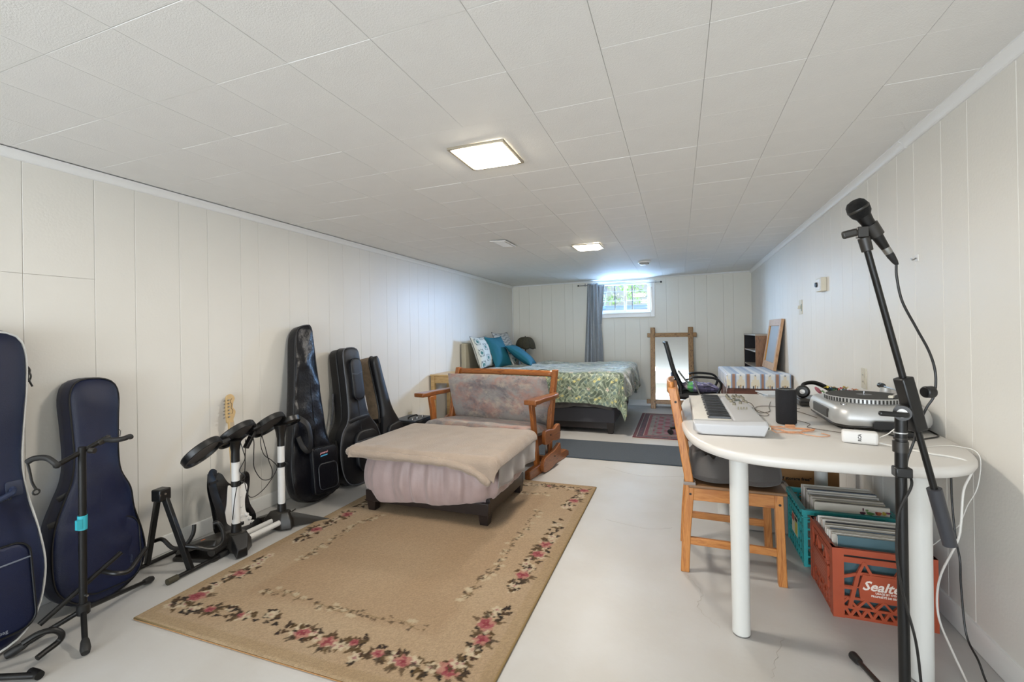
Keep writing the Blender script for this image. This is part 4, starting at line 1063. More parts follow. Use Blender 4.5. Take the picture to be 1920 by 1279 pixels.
def chain(pts, dense, roses=(), kind='garland', fade=1.0):
    q = spline([(x, y, 0) for x, y in pts], 10); L = sum((a-b).length for a, b in zip(q, q[1:]))
    n = int(L/dense); 
    P = [q[min(len(q)-1, int(k*(len(q)-1)/max(n, 1)))] for k in range(n+1)]
    if kind == 'garland':
        for p in P:
            for _ in range(2):
                stamp(p.x+rr.uniform(-.04, .04), p.y+rr.uniform(-.04, .04), rr.uniform(.012, .022), rr.uniform(.008, .013), rr.uniform(0, 6), rr.choice(OL), rr.uniform(0, 6), 3, .3, mix=1.1*fade)
            if rr.random() < .5:
                x, y = p.x+rr.uniform(-.025, .025), p.y+rr.uniform(-.025, .025)
                stamp(x, y, .026, .022, rr.uniform(0, 6), '#b5a68c', rr.uniform(0, 6), 5, .22, mix=.85*fade)
                stamp(x, y, .009, .008, 0, rr.choice(['#8c4e55', '#9a7263', '#7d3f4a']), 0, 4, .3, mix=.8*fade)
        for t, big in roses:
            p = q[int(t*(len(q)-1))]
            stamp(p.x, p.y, .040*big, .034*big, rr.uniform(0, 6), '#996659', rr.uniform(0, 6), 6, .2, mix=.85*fade)
            for a in range(7):
                t2 = a*.9; stamp(p.x+.022*big*math.cos(t2), p.y+.020*big*math.sin(t2), .013*big, .008*big, t2+1.5, rr.choice(['#7f2e3b', '#8c3f49', '#a06f62']), 0, 3, .2, mix=.9*fade)
            stamp(p.x, p.y, .015*big, .014*big, 0, '#731b2c', 1, 4, .2, mix=.95*fade)
            for a in range(5):
                t2 = rr.uniform(0, 6.28); stamp(p.x+.052*big*math.cos(t2), p.y+.052*big*math.sin(t2), .020, .010, t2, rr.choice(OL), 0, 3, .3, mix=.9*fade)
    else:
        for p in P:
            stamp(p.x+rr.uniform(-.022, .022), p.y+rr.uniform(-.022, .022), rr.uniform(.008, .015), rr.uniform(.005, .008), rr.uniform(0, 6), rr.choice(OL), 0, 3, .3, mix=.8*fade)
            if rr.random() < .35: stamp(p.x+rr.uniform(-.03, .03), p.y+rr.uniform(-.03, .03), .016, .013, 0, '#b0a287', rr.uniform(0, 6), 5, .25, mix=.7*fade)
        for a, b in zip(q, q[1:]):
            for k in range(4):
                c = a.lerp(b, k/4); stamp(c.x+.010*math.sin(c.x*40+c.y*40), c.y+.010*math.cos(c.y*37+c.x*31), .003, .003, 0, '#6c5938', 0, 1, 0, mix=.6*fade)
chain([(-2.1, 1.393), (-2.06, 1.478), (-2.069, 1.608), (-2.061, 1.697), (-2.061, 1.83)], .018, ((.22, 1.1), (.68, .9)))
chain([(-2.065, 1.386), (-1.948, 1.396), (-1.835, 1.424), (-1.689, 1.41)], .022, ((.45, .7), (.85, .5)))
chain([(-1.633, 1.447), (-1.468, 1.417), (-1.328, 1.401), (-1.225, 1.406), (-1.161, 1.442)], .020, ((.35, .9), (.6, .9), (.9, .6)))
chain([(-1.134, 1.366), (-1.055, 1.407), (-.946, 1.403), (-.839, 1.395), (-.759, 1.428)], .018, ((.25, .7), (.5, .9), (.97, 1.2)))
chain([(-.751, 1.431), (-.724, 1.519), (-.728, 1.619), (-.746, 1.709), (-.712, 1.791)], .018, ((.45, .9), (.7, 1.1)))
chain([(-.733, 1.972), (-.723, 2.125), (-.715, 2.313), (-.704, 2.468), (-.700, 2.757)], .020, ((.22, 1.0), (.5, 1.0), (.72, 1.0)))
chain([(-.715, 2.982), (-.69, 3.182), (-.665, 3.36)], .022, ((.35, 1.0), (.9, 1.0)))
chain([(-2.056, 2.029), (-2.073, 2.161), (-2.071, 2.305), (-2.05, 2.46)], .018, ((.4, 1.0), (.95, 1.1)))
chain([(-2.06, 2.60), (-2.07, 2.85), (-2.06, 3.15), (-2.05, 3.34)], .022, ((.3, 1.0), (.7, 1.0)))
chain([(-1.9, 3.34), (-1.5, 3.35), (-1.25, 3.34)], .022, ((.3, 1.0), (.7, 1.0)))
chain([(-1.164, 3.337), (-1.014, 3.365), (-.875, 3.36), (-.722, 3.362)], .022, ((.5, .6),), fade=.8)
for c in ([(-1.808, 1.583), (-1.675, 1.606), (-1.491, 1.577), (-1.336, 1.582), (-1.193, 1.594), (-.973, 1.584)], [(-1.882, 1.889), (-1.879, 1.993), (-1.891, 2.184), (-1.882, 2.354), (-1.84, 2.47)],
          [(-.911, 1.829), (-.894, 1.997), (-.878, 2.15), (-.893, 2.375), (-.874, 2.584), (-.886, 2.88)], [(-1.094, 3.16), (-1.015, 3.183), (-.904, 3.191)]):
    chain(c, .016, kind='vine')
o.data.materials.append(vcol_mat('floral_pile', .95, 1.0, 260, 0)); set_dye(o, col.reshape(-1, 3))
# bound edge
build('binding', MB().tube([(rx0+.003, ry0+.003, .006), (rx1-.003, ry0+.003, .006), (rx1-.003, ry1-.003, .006), (rx0+.003, ry1-.003, .006)], .0062, 8, closed=True), mat('rug_binding', '#8a734a', .9, bump=1, bscale=300), rug, world=True)
build('backing', MB().box(rx0, rx1, ry0, ry1, .001, .005), M['card'], rug, world=True)

t = thing('carpet_runner', 'long slate blue grey carpet runner lying across the floor behind the glider bench', 'rug', (-.62, 4.56, 0))
build('pile', MB().box(-1.98, .335, 4.22, 4.905, .0015, .010), M['runner'], t, world=True, bevel=.003)
build('bound_edge', MB().tube([(-1.98, 4.22, .005), (.335, 4.22, .005), (.335, 4.905, .005), (-1.98, 4.905, .005)], .0045, 6, closed=True), mat('runner_edge', '#39434b', .9), t, world=True)

# red oriental rug
px0, px1, py0, py1 = -.50, .42, 5.20, 6.76
t = thing('oriental_rug', 'small dark red oriental rug with fringes under the office chair', 'rug', ((px0+px1)/2, (py0+py1)/2, 0))
o, X, Y = carpet('pile', px0, px1, py0, py1, .007, .008, t)
ed = np.minimum.reduce([X-px0, px1-X, Y-py0, py1-Y])
W_, Nv, Pk, Gy, Cr = L3('#5e1526'), L3('#281830'), L3('#8e5464'), L3('#74706c'), L3('#b8a89c')
nz = smooth_noise(X+2, Y, 28, 5)
col = np.where((ed < .035)[..., None], W_, Nv)
col = np.where(((ed > .04) & (ed < .046))[..., None], Cr*.8, col)
bw = (np.sin(X*70)*np.sin(Y*70) > .35)
col = np.where(((ed > .05) & (ed < .11) & bw)[..., None], W_*1.4, col)
col = np.where(((ed > .112) & (ed < .118))[..., None], Cr*.8, col)
col = np.where(((ed > .118) & (ed < .15))[..., None], W_*1.3, col)
col = np.where(((ed > .15) & (ed < .20))[..., None], Gy*(.6+.7*nz[..., None]), col)
med = np.sin(X*38+.8)*np.sin(Y*26)
fld = np.where((med > .3)[..., None], W_*1.6, np.where((med < -.45)[..., None], Pk, Gy*.8))
col = np.where((ed >= .20)[..., None], fld*(.7+.6*nz[..., None]), col)
col = col*(.8+.4*rs_.rand(*X.shape)[..., None])
o.data.materials.append(vcol_mat('oriental_pile', .95, 1.0, 200)); set_dye(o, col.reshape(-1, 3))
fm_ = mat('rug_fringe', '#c9c0b2', .9)
for yy, d in ((py0, -1), (py1, 1)):
    b = MB()
    for k in range(110):
        x = px0 + (px1-px0)*(k+.5)/110; b.box(x-.0028, x+.0028, *sorted((yy, yy+d*rnd.uniform(.025, .05))), .0008, .004)
    build('fringe', b, fm_, t, world=True, kind='stuff')

# ================================================================== DRAPED CLOTH HELPER
def drape(x0, x1, y0, y1, zt, ext, nx, ny, rad=.05, flare=.25, folds=9, famp=.03, seed=1, wr=.006, hem=None, zmin=.02, damp=None):
    """cloth over a box top [x0,x1]x[y0,y1] at zt; ext = (left,right,near,far) overhang lengths"""
    L, Rr, N_, F = ext
    def fn(u, v):
        p = x0-L + u*(x1-x0+L+Rr); q = y0-N_ + v*(y1-y0+N_+F)
        ex = (p-x1) if p > x1 else (p-x0 if p < x0 else 0)
        ey = (q-y1) if q > y1 else (q-y0 if q < y0 else 0)
        cx = min(max(p, x0), x1); cy = min(max(q, y0), y1)
        d = math.hypot(ex, ey)
        nz = mnoise.noise(Vector((p*3+seed, q*3, seed)))*wr + mnoise.noise(Vector((p*9+seed, q*9, seed*2)))*wr*.5
        if d < 1e-6:
            e = min(x1-cx, cx-x0, cy-y0, y1-cy)
            return (cx, cy, zt + nz - (damp or 0)*0)
        if hem: d *= hem(p, q, ex, ey)
        a = min(d/rad, PI/2)
        out = rad*math.sin(a); dr = rad*(1-math.cos(a))
        rest = max(d - rad*PI/2, 0)
        k = (p if abs(ey) > abs(ex) else q)
        fo = famp*math.sin(k*folds*2 + seed + 1.5*mnoise.noise(Vector((k*2, seed, 0))))*min(rest/.15, 1)
        out += rest*flare*.5 + fo*.7
        dr += rest*(1-.06*flare)
        ux, uy = ex/math.hypot(ex, ey), ey/math.hypot(ex, ey)
        return (cx+ux*out + nz, cy+uy*out + nz, max(zt-dr+nz*.5, zmin))
    return MB().surf(fn, nx, ny)

# ================================================================== OTTOMAN
ot = thing('ottoman', 'low ottoman with a gathered mauve velvet slipcover on a dark wood frame', 'ottoman', (-1.55, 2.88, 0))
ox0, ox1, oy0, oy1 = -1.985, -1.095, 2.54, 3.21
build('frame_rail', MB().box(ox0, ox1, oy0, oy0+.03, .075, .15), M['darkwood'], ot, world=True, bevel=.003)
build('frame_rail', MB().box(ox0, ox1, oy1-.03, oy1, .075, .15), M['darkwood'], ot, world=True, bevel=.003)
build('frame_rail', MB().box(ox1-.03, ox1, oy0+.03, oy1-.03, .075, .17), M['darkwood'], ot, world=True, bevel=.003)
build('frame_rail', MB().box(ox0, ox0+.03, oy0+.03, oy1-.03, .075, .15), M['darkwood'], ot, world=True, bevel=.003)
for x in (ox0+.04, ox1-.035):
    for y in (oy0+.035, oy1-.035):
        zz = .0135 
        build('leg', MB().rings([[(x+a*k, y+b*k, z) for a, b in ((-1,-1),(1,-1),(1,1),(-1,1))] for k, z in ((.026, zz), (.035, .09))]), M['darkwood'], ot, world=True, bevel=.003)
def slip(u, v):
    # closed ring around, v from hem (0) to top centre (1)
    a = 2*PI*u; c, s = math.cos(a), math.sin(a); n = 6
    hx, hy = (ox1-ox0)/2, (oy1-oy0)/2
    r = (abs(c/hx)**n + abs(s/hy)**n)**(-1/n)
    x, y = r*c, r*s
    per = u*2*PI*22 + 1.2*math.sin(u*4*PI)
    if v < .6:
        t = v/.6
        front = max(0, -s)**2
        sd = min(max((c-.2)/.7, 0), 1); sd = sd*sd*(3-2*sd)
        hem = .085 + .045*front*math.cos(x*3.3)**2 - .02*front + .075*sd
        z = hem + (.40-hem)*t
        bulge = .045*math.sin(PI*min(1, t*1.02))**.7 + .01
        pl = (.016*math.sin(per*1.0+.9*math.sin(per*.31)) + .008*math.sin(per*2.0+1))*min(1, .25+2*t)*(1-t)**.5
        dd = math.hypot(x, y)
        k = (dd + bulge + pl)/dd
        return (-1.54 + x*k, 2.875 + y*k, z)
    t = (v-.6)/.4
    k = 1 - t; 
    rr_ = .03
    z = .40 + rr_*math.sin(min(t/.12, 1)*PI/2)
    sh = 1 if t < .0001 else (1 - (t/1.0))
    if t < .12: sh = 1 + .02*(1-t/.12) - rr_*(1-math.cos(t/.12*PI/2))/.4
    else: sh = (1-t)/(1-.12)*(1-rr_/.4)
    return (-1.54 + x*sh, 2.875 + y*sh, z + .006*mnoise.noise(Vector((x*5, y*5, 0))))
build('slipcover', MB().surf(slip, 240, 44, closed_u=True), M['slip'], ot, world=True, smooth=80)
build('cushion_block', MB().box(ox0+.03, ox1-.03, oy0+.03, oy1-.03, .12, .41), M['slip'], ot, world=True)
bl = thing('fleece_blanket', 'folded taupe fleece blanket spread over the top of the ottoman', 'blanket', (-1.55, 2.88, .42))
def bhem(p, q, ex, ey):
    k = 1.0
    if ey < 0: k = .60 + .4*max(0, (p+1.35)/.3) if p > -1.35 else .60
    return min(k, 1.0)
d1 = drape(-2.03, -1.045, 2.50, 3.24, .450, (.05, .085, .15, .05), 110, 90, rad=.045, flare=.1, folds=5, famp=.012, seed=3, wr=.012, hem=bhem, zmin=.12)
build('fleece', d1, M['fleece'], bl, world=True, solid=.016, smooth=80, sub=1)
# rolled front edge
rp = spline([(-2.085, 2.62, .415), (-2.075, 2.50, .408), (-1.95, 2.462, .412), (-1.7, 2.455, .412), (-1.45, 2.455, .408), (-1.3, 2.452, .402), (-1.15, 2.45, .37), (-1.045, 2.46, .30)], 10)
build('rolled_hem', MB().tube(rp, [.014]+[.026+.003*math.sin(i*.9) for i in range(len(rp)-2)]+[.012], 12), M['fleece'], bl, world=True, smooth=80)
d2 = drape(-2.01, -1.04, 2.52, 3.22, .434, (.02, .19, .02, .02), 60, 70, rad=.035, flare=.06, folds=13, famp=.024, seed=8, wr=.006, zmin=.13)
build('under_layer', d2, mat('grey_silk_blanket', '#8d8580', .4, bump=.3, bscale=60, sheen=.4), bl, world=True, solid=.006, smooth=80)

# ================================================================== GLIDER BENCH
gl = thing('glider_bench', 'honey pine glider bench with pastel upholstered seat and back', 'glider bench', (-1.63, 4.02, 0), R(-9))
# local frame: x right, y back
def P(name, mb, m, par=gl, bevel=.006, **k): return build(name, mb, m, par, bevel=bevel, **k)
W = .575
def yz(poly, x0_, x1_):  # polygon given in (y,z), extruded in x
    return MB().prism(poly, Matrix(((0,0,1,0),(1,0,0,0),(0,1,0,0),(0,0,0,1))), x0_, x1_)
def cyz(pts, n=6): return [(p.x, p.y) for p in spline([(a, b, 0) for a, b in pts], n, closed=True)]
for s in (-1, 1):
    a, b = sorted((s*(W-.03), s*(W+.035)))
    fx0, fx1 = sorted((s*(W-.045), s*(W+.005)))
    P('floor_rail', yz([(-.46, 0), (-.46, .068), (-.38, .075), (.30, .075), (.36, .05), (.36, 0)], fx0, fx1), M['pine_y'])
    gx0, gx1 = sorted((s*(W+.005), s*(W+.040)))
    P('lower_bracket', yz(cyz([(-.26, .015), (-.27, .10), (-.20, .135), (-.05, .15), (.04, .18), (.08, .185), (.09, .11), (.04, .06), (-.10, .012)]), gx0, gx1), M['pine_y'])
    P('upper_bracket', yz(cyz([(-.22, .235), (-.23, .34), (-.16, .35), (-.05, .335), (.03, .36), (.08, .35), (.08, .24), (.02, .225), (-.08, .24)]), gx0, gx1), M['pine_y'])
    P('swing_link', yz([(-.15, .08), (-.11, .08), (-.11, .30), (-.15, .30)], s*(W-.012) if s > 0 else s*(W-.012)-.0, s*(W+.004)) if False else MB().beam((s*(W-.01), -.10, .10), (s*(W-.01), -.13, .30), .012, .03), M['steel'])
    fp = MB().rings([[(s*(W-.045)+dx, y+dy, z) for dx, dy in ((-.016,-.03),(.016,-.03),(.016,.03),(-.016,.03))] for y, z in ((-.235, .055), (-.25, .2), (-.275, .32), (-.29, .45), (-.32, .595))])
    P('front_post', fp, M['pine'])
    P('back_post', MB().rings([[(s*(W-.035)+dx, y+dy, z) for dx, dy in ((-.022,-.032),(.022,-.032),(.022,.032),(-.022,.032))] for y, z in ((-.02, .06), (.0, .24), (.04, .42), (.085, .60), (.135, .76), (.155, .815), (.16, .835))]), M['pine'])
    P('armrest', MB().prism([(p.x, p.y) for p in spline([(-.06, -.44, 0), (.055, -.44, 0), (.06, -.34, 0), (.045, -.2, 0), (.055, -.02, 0), (.03, .12, 0), (-.03, .12, 0), (-.035, -.05, 0), (-.045, -.25, 0)], 4, closed=True)] if False else [(-.055, -.44), (.055, -.44), (.06, -.36), (.045, -.25), (.058, -.10), (.045, .05), (.02, .10), (-.03, .10), (-.04, -.1), (-.05, -.3)], T(s*(W+.0), 0, .597) @ Matrix.Scale(s, 4, (1, 0, 0)) if s > 0 else T(s*W, 0, .597), 0, .038), M['pine_y'], bevel=.008)
    P('arm_bracket', MB().box(*sorted((s*(W-.06), s*(W-.03))), -.33, -.25, .555, .597), M['pine'])
    for y, z in ((-.13, .30), (.08, .30), (-.05, .10)):
        P('bolt', MB().cyl((s*(W+.040), y, z), (s*(W+.044), y, z), .007, seg=10), M['black_metal'], bevel=0)
P('seat_rail', MB().box(-W+.05, W-.06, -.335, -.305, .215, .285), M['pine_x'])
P('seat_rail', MB().box(-W+.05, W-.06, .02, .05, .215, .285), M['pine_x'])
for s in (-1, 1): P('seat_side', MB().box(*sorted((s*(W-.09), s*(W-.06))), -.335, .05, .20, .30), M['pine_y'])
P('top_rail', MB().surf(lambda u, v: (-W+.05+2*(W-.05)*u, .138 + .02*v - .012*math.sin(PI*u), .775 + .045*v + .006*math.sin(PI*u)), 20, 2), M['pine_x'], solid=.026)
P('back_rail', MB().box(-W+.05, W-.05, .06, .085, .36, .41), M['pine_x'])
P('floor_stretcher', MB().box(-W+.03, W-.03, .0, .045, .015, .07), M['pine_x'])
def pad(w, h, t, n=40, pw=6, amp=.006, seed=0):
    def f(u, v, top):
        a, b = 2*u-1, 2*v-1
        hh = (max(0, 1-abs(a)**pw)*max(0, 1-abs(b)**pw))**.4
        z = (t/2)*hh + amp*mnoise.noise(Vector((a*2.5+seed, b*2.5, 1)))*hh
        return (a*w/2*(1-.015*b*b), b*h/2*(1-.015*a*a), z if top else -z)
    return MB().surf(lambda u, v: f(u, v, True), n, n//2).surf(lambda u, v: f(1-u, v, False), n, n//2)
build('seat_cushion', pad(1.10, .46, .12, seed=2, pw=9).xf(T(-.012, -.175, .322) @ eul(R(-4), 0, 0)), M['uphol'], gl, smooth=80)
build('back_cushion', pad(1.09, .50, .13, seed=5, pw=9).xf(T(-.005, .040, .550) @ eul(R(107)-PI*0, 0, 0) @ T(0, 0, 0)), M['uphol'], gl, smooth=80)

# ================================================================== SIDE TABLE BY THE LEFT WALL
st_ = thing('side_table', 'pale birch side table against the left wall behind the glider bench', 'side table', (-2.38, 4.8, 0))
a0, a1, b0, b1 = -2.672, -1.95, 4.60, 5.02
build('top_board', MB().box(a0-.005, a1+.01, b0-.01, b1, .70, .718), M['lightwood'], st_, world=True, bevel=.003)
for x in (a0, a1-.045):
    for y in (b0, b1-.045): build('leg', MB().box(x, x+.045, y, y+.045, 0, .70), M['lightwood'], st_, world=True, bevel=.003)
build('apron', MB().box(a0+.045, a1-.045, b0+.01, b0+.028, .62, .70), M['lightwood'], st_, world=True)
build('apron', MB().box(a0+.045, a1-.045, b1-.028, b1-.01, .62, .70), M['lightwood'], st_, world=True)
build('side_apron', MB().box(a0+.01, a0+.028, b0+.045, b1-.045, .62, .70), M['lightwood'], st_, world=True)

# ================================================================== BED
bed = thing('bed', 'bed with a charcoal upholstered base, headboard at the left wall', 'bed', (-1.64, 6.08, 0))
e0_, e1_, f0_, f1_ = -2.60, -.70, 5.30, 6.86
build('base', MB().box(e0_, e1_, f0_, f1_, .125, .295), M['bedbase'], bed, world=True, bevel=.01)
for x in (e0_+.05, e1_-.05):
    for y in (f0_+.045, f1_-.045):
        build('leg', MB().rings([[(x+a*k, y+b*k, z) for a, b in ((-1,-1),(1,-1),(1,1),(-1,1))] for k, z in ((.028, 0), (.045, .13))]), M['darkwood'], bed, world=True, bevel=.004)
build('under_rail', MB().box(e0_+.05, e1_-.05, f0_+.02, f0_+.05, .055, .125), M['darkwood'], bed, world=True)
build('headboard', MB().box(-2.672, -2.605, f0_+.08, f1_+.01, .1, 1.05), mat('taupe_headboard', '#aaa38f', .8, bump=.3), bed, world=True, bevel=.012)
mt_ = build('mattress', MB().box(e0_+.01, e1_-.01, f0_+.01, f1_-.01, .295, .66), mat('mattress_ticking', '#b9b5ae', .8), bed, world=True, bevel=.04, seg=4)
# rumpled dark sheet edge showing under the duvet
build('sheet_edge', MB().surf(lambda u, v: (e0_+.4+(e1_-e0_-.42)*u, f0_-.012-.018*math.sin(u*31)**2-.01*v, .30-.02*math.sin(u*14)+.10*v), 90, 3), mat('dark_sheet', '#55524f', .7), bed, world=True, solid=.004)

dv = thing('duvet', 'green botanical print duvet hanging over the sides of the bed', 'duvet', (-1.6, 6.05, .66))
def dhem(p, q, ex, ey):
    return 1.0 + .06*math.sin(p*4.1+q*3.3)
dm_ = drape(-2.40, -.66, 5.30, 6.86, .715, (.04, .36, .43, .36), 300, 320, rad=.085, flare=.22, folds=6.5, famp=.030, seed=5, wr=.028, hem=dhem, zmin=.045)
o = build('cover', dm_, vcol_mat('botanical_print', .42, .4, 200, .6), dv, world=True, smooth=80)
U, V = np.meshgrid(np.linspace(0, 1, 301), np.linspace(0, 1, 321), indexing='xy')
PXc = -2.44 + U*2.10; PYc = 4.87 + V*2.35
col = None
def botanic(Pu, Pv):
    n1 = smooth_noise(Pu+5, Pv-3, 22, 31); n2 = smooth_noise(Pu+5, Pv-3, 26, 32)
    sw = np.sin(52*Pu + 2.6*np.sin(31*Pv)) * np.sin(44*Pv + 2.6*np.sin(37*Pu))
    c = np.where((sw > .12)[..., None], L3('#76836b'), L3('#4c5a48'))
    c = np.where((np.abs(sw) < .12)[..., None], L3('#9aa48c'), c)
    c = np.where(((n1 > .62) & (sw > .3))[..., None], L3('#566b63'), c)
    for gx, gy, ph, pv, cc, rad in ((.20, .22, 0, 0, '#b9b06a', .016), (.20, .22, .04, .02, '#c2b96f', .013), (.20, .22, .10, .11, '#cbbdae', .019), (.10, .11, .05, .04, '#a9a982', .009)):
        fu = (Pu+ph+.01*np.sin(Pv*9)) % gx - gx/2; fv = (Pv+pv) % gy - gy/2
        r = np.hypot(fu, fv); a = np.arctan2(fv, fu)
        c = np.where((r < rad*(1+.3*np.cos(5*a)))[..., None], L3(cc), c)
        if rad > .018: c = np.where((r < rad*.35)[..., None], L3('#84584c'), c)
    return c*(.8+.4*n2[..., None])
set_dye(o, botanic(PXc, PYc).reshape(-1, 3))
sd_ = o.modifiers.new('s', 'SOLIDIFY'); sd_.thickness = .02; sd_.offset = -1

def pillow(name, label, w, h, t, mtx, m, group=None, dye=None, N=34):
    tt_ = thing(name, label, 'pillow', tuple(mtx.translation), 0, group)
    def f(u, v, top):
        a, b = 2*u-1, 2*v-1
        hh = (max(0, 1-abs(a)**2.4)*max(0, 1-abs(b)**2.4))**.5
        x = a*w/2*(1-.07*(1-b*b)*1.0+.03*b*b); y = b*h/2*(1-.07*(1-a*a)+.03*a*a)
        z = t/2*hh + .006*mnoise.noise(Vector((a*3, b*3, w*7)))*hh
        return (x, y, z if top else -z)
    mb = MB().surf(lambda u, v: f(u, v, True), N, N).surf(lambda u, v: f(1-u, v, False), N, N)
    mb.xf(Matrix.Translation(-mtx.translation) @ mtx)
    o = build('case', mb, m, tt_, smooth=80)
    if dye is not None:
        u = np.linspace(0, 1, N+1); UU, VV = np.meshgrid(u, u, indexing='xy')
        c = dye(UU*w, VV*h).reshape(-1, 3); set_dye(o, np.concatenate([c, c]))
    ep = [f(*p, True) for p in [(0,0),(1,0),(1,1),(0,1)]]
    edge = [f(k/12, 0, True) for k in range(12)] + [f(1, k/12, True) for k in range(12)] + [f(1-k/12, 1, True) for k in range(12)] + [f(0, 1-k/12, True) for k in range(12)]
    eb = MB().tube(edge, .0035, 5, closed=True).xf(Matrix.Translation(-mtx.translation) @ mtx)
    build('seam', eb, M['bag_trim'] if dye is not None else m, tt_)
    return tt_
def geo_dye(Pu, Pv):
    gx, gy = .16, .15
    row = (Pv//gy).astype(int); fu = (Pu + (row % 2)*gx/2) % gx - gx/2; fv = Pv % gy - gy/2
    r = np.maximum(np.abs(fu)*1.0+np.abs(fv)*.55, np.abs(fv))
    c = np.where((r < .028)[..., None], L3('#2f6f68'), L3('#c9cdc6'))
    c = np.where(((r > .045) & (r < .056))[..., None], L3('#7c8a84'), c)
    s = (np.hypot((Pu % .08)-.04, (Pv % .075)-.0375) < .011)
    return np.where(s[..., None], L3('#5d6663'), c)
def line_dye(Pu, Pv):
    return np.where(((Pu*1.0 + .02*np.sin(Pv*20)) % .05 < .014)[..., None], L3('#5b6468'), L3('#b9bcba'))
def pm(x, y, z, ry, rz=0, rx=0): return T(x, y, z) @ eul(0, 0, R(rz)) @ eul(0, R(ry), 0) @ eul(R(rx), 0, 0)
# pillows lean on the headboard: local x = up the lean, y = along headboard
pillow('patterned_pillow', 'white pillow with green geometric print, nearest the camera at the headboard', .44, .52, .14, pm(-2.475, 5.66, .925, -109), vcol_mat('geometric_cotton', .75, .4, 300), None, geo_dye, 46)
pillow('patterned_pillow', 'pale pillow with grey wavy lines, behind the upright teal pillow', .50, .62, .13, pm(-2.44, 6.42, .95, -112), vcol_mat('line_cotton', .75, .4, 300), None, line_dye, 46)
pillow('teal_pillow', 'teal square pillow standing upright against the patterned pillow', .45, .45, .14, pm(-2.37, 5.95, .915, -113, -8, 0), M['teal_pillow'])
pillow('teal_pillow', 'teal square pillow slumped flat, in front of the lamp', .45, .45, .14, pm(-2.13, 6.22, .860, -143, 8, 0), M['teal_pillow'])
pillow('patterned_pillow', 'small white pillow with green print, mostly hidden under the slumped teal pillow', .30, .34, .12, pm(-2.30, 6.30, .83, -125), bpy.data.materials['geometric_cotton'], None, geo_dye, 30)

# lamp and its stand behind the bed
ns = thing('nightstand', 'small wooden nightstand in the corner beyond the bed', 'nightstand', (-2.38, 7.15, 0))
build('top', MB().box(-2.60, -2.16, 6.96, 7.36, .60, .62), M['shelfwood'], ns, world=True, bevel=.003)
for x in (-2.58, -2.21):
    for y in (6.98, 7.31): build('leg', MB().box(x, x+.03, y, y+.03, 0, .60), M['shelfwood'], ns, world=True)
lp = thing('table_lamp', 'table lamp with a scalloped dark dome shade in the far left corner', 'lamp', (-2.36, 7.12, .62))
def shade(u, v):
    a = 2*PI*u; lob = abs(math.sin(a*4))**.6
    r = .03 + (.165-.03)*math.sin(v*PI/2)**.85*(1-.06*(1-lob)); z = 1.105 - .17*(1-math.cos(v*PI/2)) - .022*v**3*lob*1.2
    return (-2.36+r*math.cos(a), 7.12+r*math.sin(a), z)
sh = build('shade', MB().surf(shade, 128, 14, closed_u=True), mat('olive_lace_shade', '#4a4636', .7, bump=1.5, bscale=180, var=.3, vscale=60), lp, world=True, solid=.003, smooth=60)
for k in range(8):
    u = k/8; build('rib', MB().tube([shade(u, v/8) for v in range(9)], .0035, 6), M['bag_trim'], sh, world=True)
build('trim_cord', MB().tube([shade(k/96, 1) for k in range(96)], .004, 6, closed=True), M['bag_trim'], sh, world=True)
build('stem', MB().lathe([(.05, .62), (.052, .64), (.02, .66), (.012, .74), (.03, .79), (.032, .83), (.012, .86), (.008, .93), (.02, .945), (.006, .96), (.006, 1.08)], (-2.36, 7.12, 0), 20), mat('bronze', '#7a5a3c', .35, metal=.7), lp, world=True)
build('socket', MB().cyl((-2.36, 7.12, .93), (-2.36, 7.12, .98), .016, seg=14), mat('amber_wood', '#a86a3a', .4), lp, world=True)
build('finial', MB().ball((-2.36, 7.12, 1.112), .01, 10, 6), M['bag_trim'], lp, world=True)

# curtain and rod
rod = thing('curtain_rod', 'thin metal curtain rod across the top of the window', 'curtain rod', (-.885, YB-.06, 1.92))
build('tube', MB().cyl((-1.52, YB-.055, 1.925), (-.245, YB-.055, 1.925), .006, seg=12), M['steel'], rod, world=True)
for x in (-1.525, -.24): build('finial', MB().ball((x, YB-.055, 1.925), .014, 12, 8), M['black_metal'], rod, world=True)
for x in (-1.42, -.32): build('bracket', MB().beam((x, YB-.055, 1.92), (x, YB, 1.935), .008, .012).obox((x, YB-.003, 1.94), (.02, .005, .045)), M['steel'], rod, world=True)
cu2 = thing('curtain', 'blue grey fabric curtain bunched at the left side of the window', 'curtain', (-1.30, YB-.06, .22))
def cfn(u, v):
    z = .24 + (1.955-.24)*v; tp = v
    w = (.335*(1-tp) + .20*tp + .02*math.sin(v*5)); c = -1.305 + .01*math.sin(v*4) + .025*tp
    am = .030*(1-tp) + .018*tp
    x = c + (u-.5)*w + .006*math.sin(u*34+v*3)
    y = YB - .058 + am*math.sin(u*2*PI*4.5 + .5*math.sin(v*3)) + .006*math.sin(u*40+v*8)
    return (x, y, z)
build('panel', MB().surf(cfn, 130, 40), M['curtain'], cu2, world=True, solid=.0025, smooth=80)
def cfn2(u, v):
    z = 1.30 + .62*v
    x = -1.205 + .075*u + (.03*v)*u - .03*(1-v)
    return (x, YB-.045 + .016*math.sin(u*9+v*2), z)
build('loose_edge', MB().surf(cfn2, 24, 24), M['curtain'], cu2, world=True, solid=.0025, smooth=80)

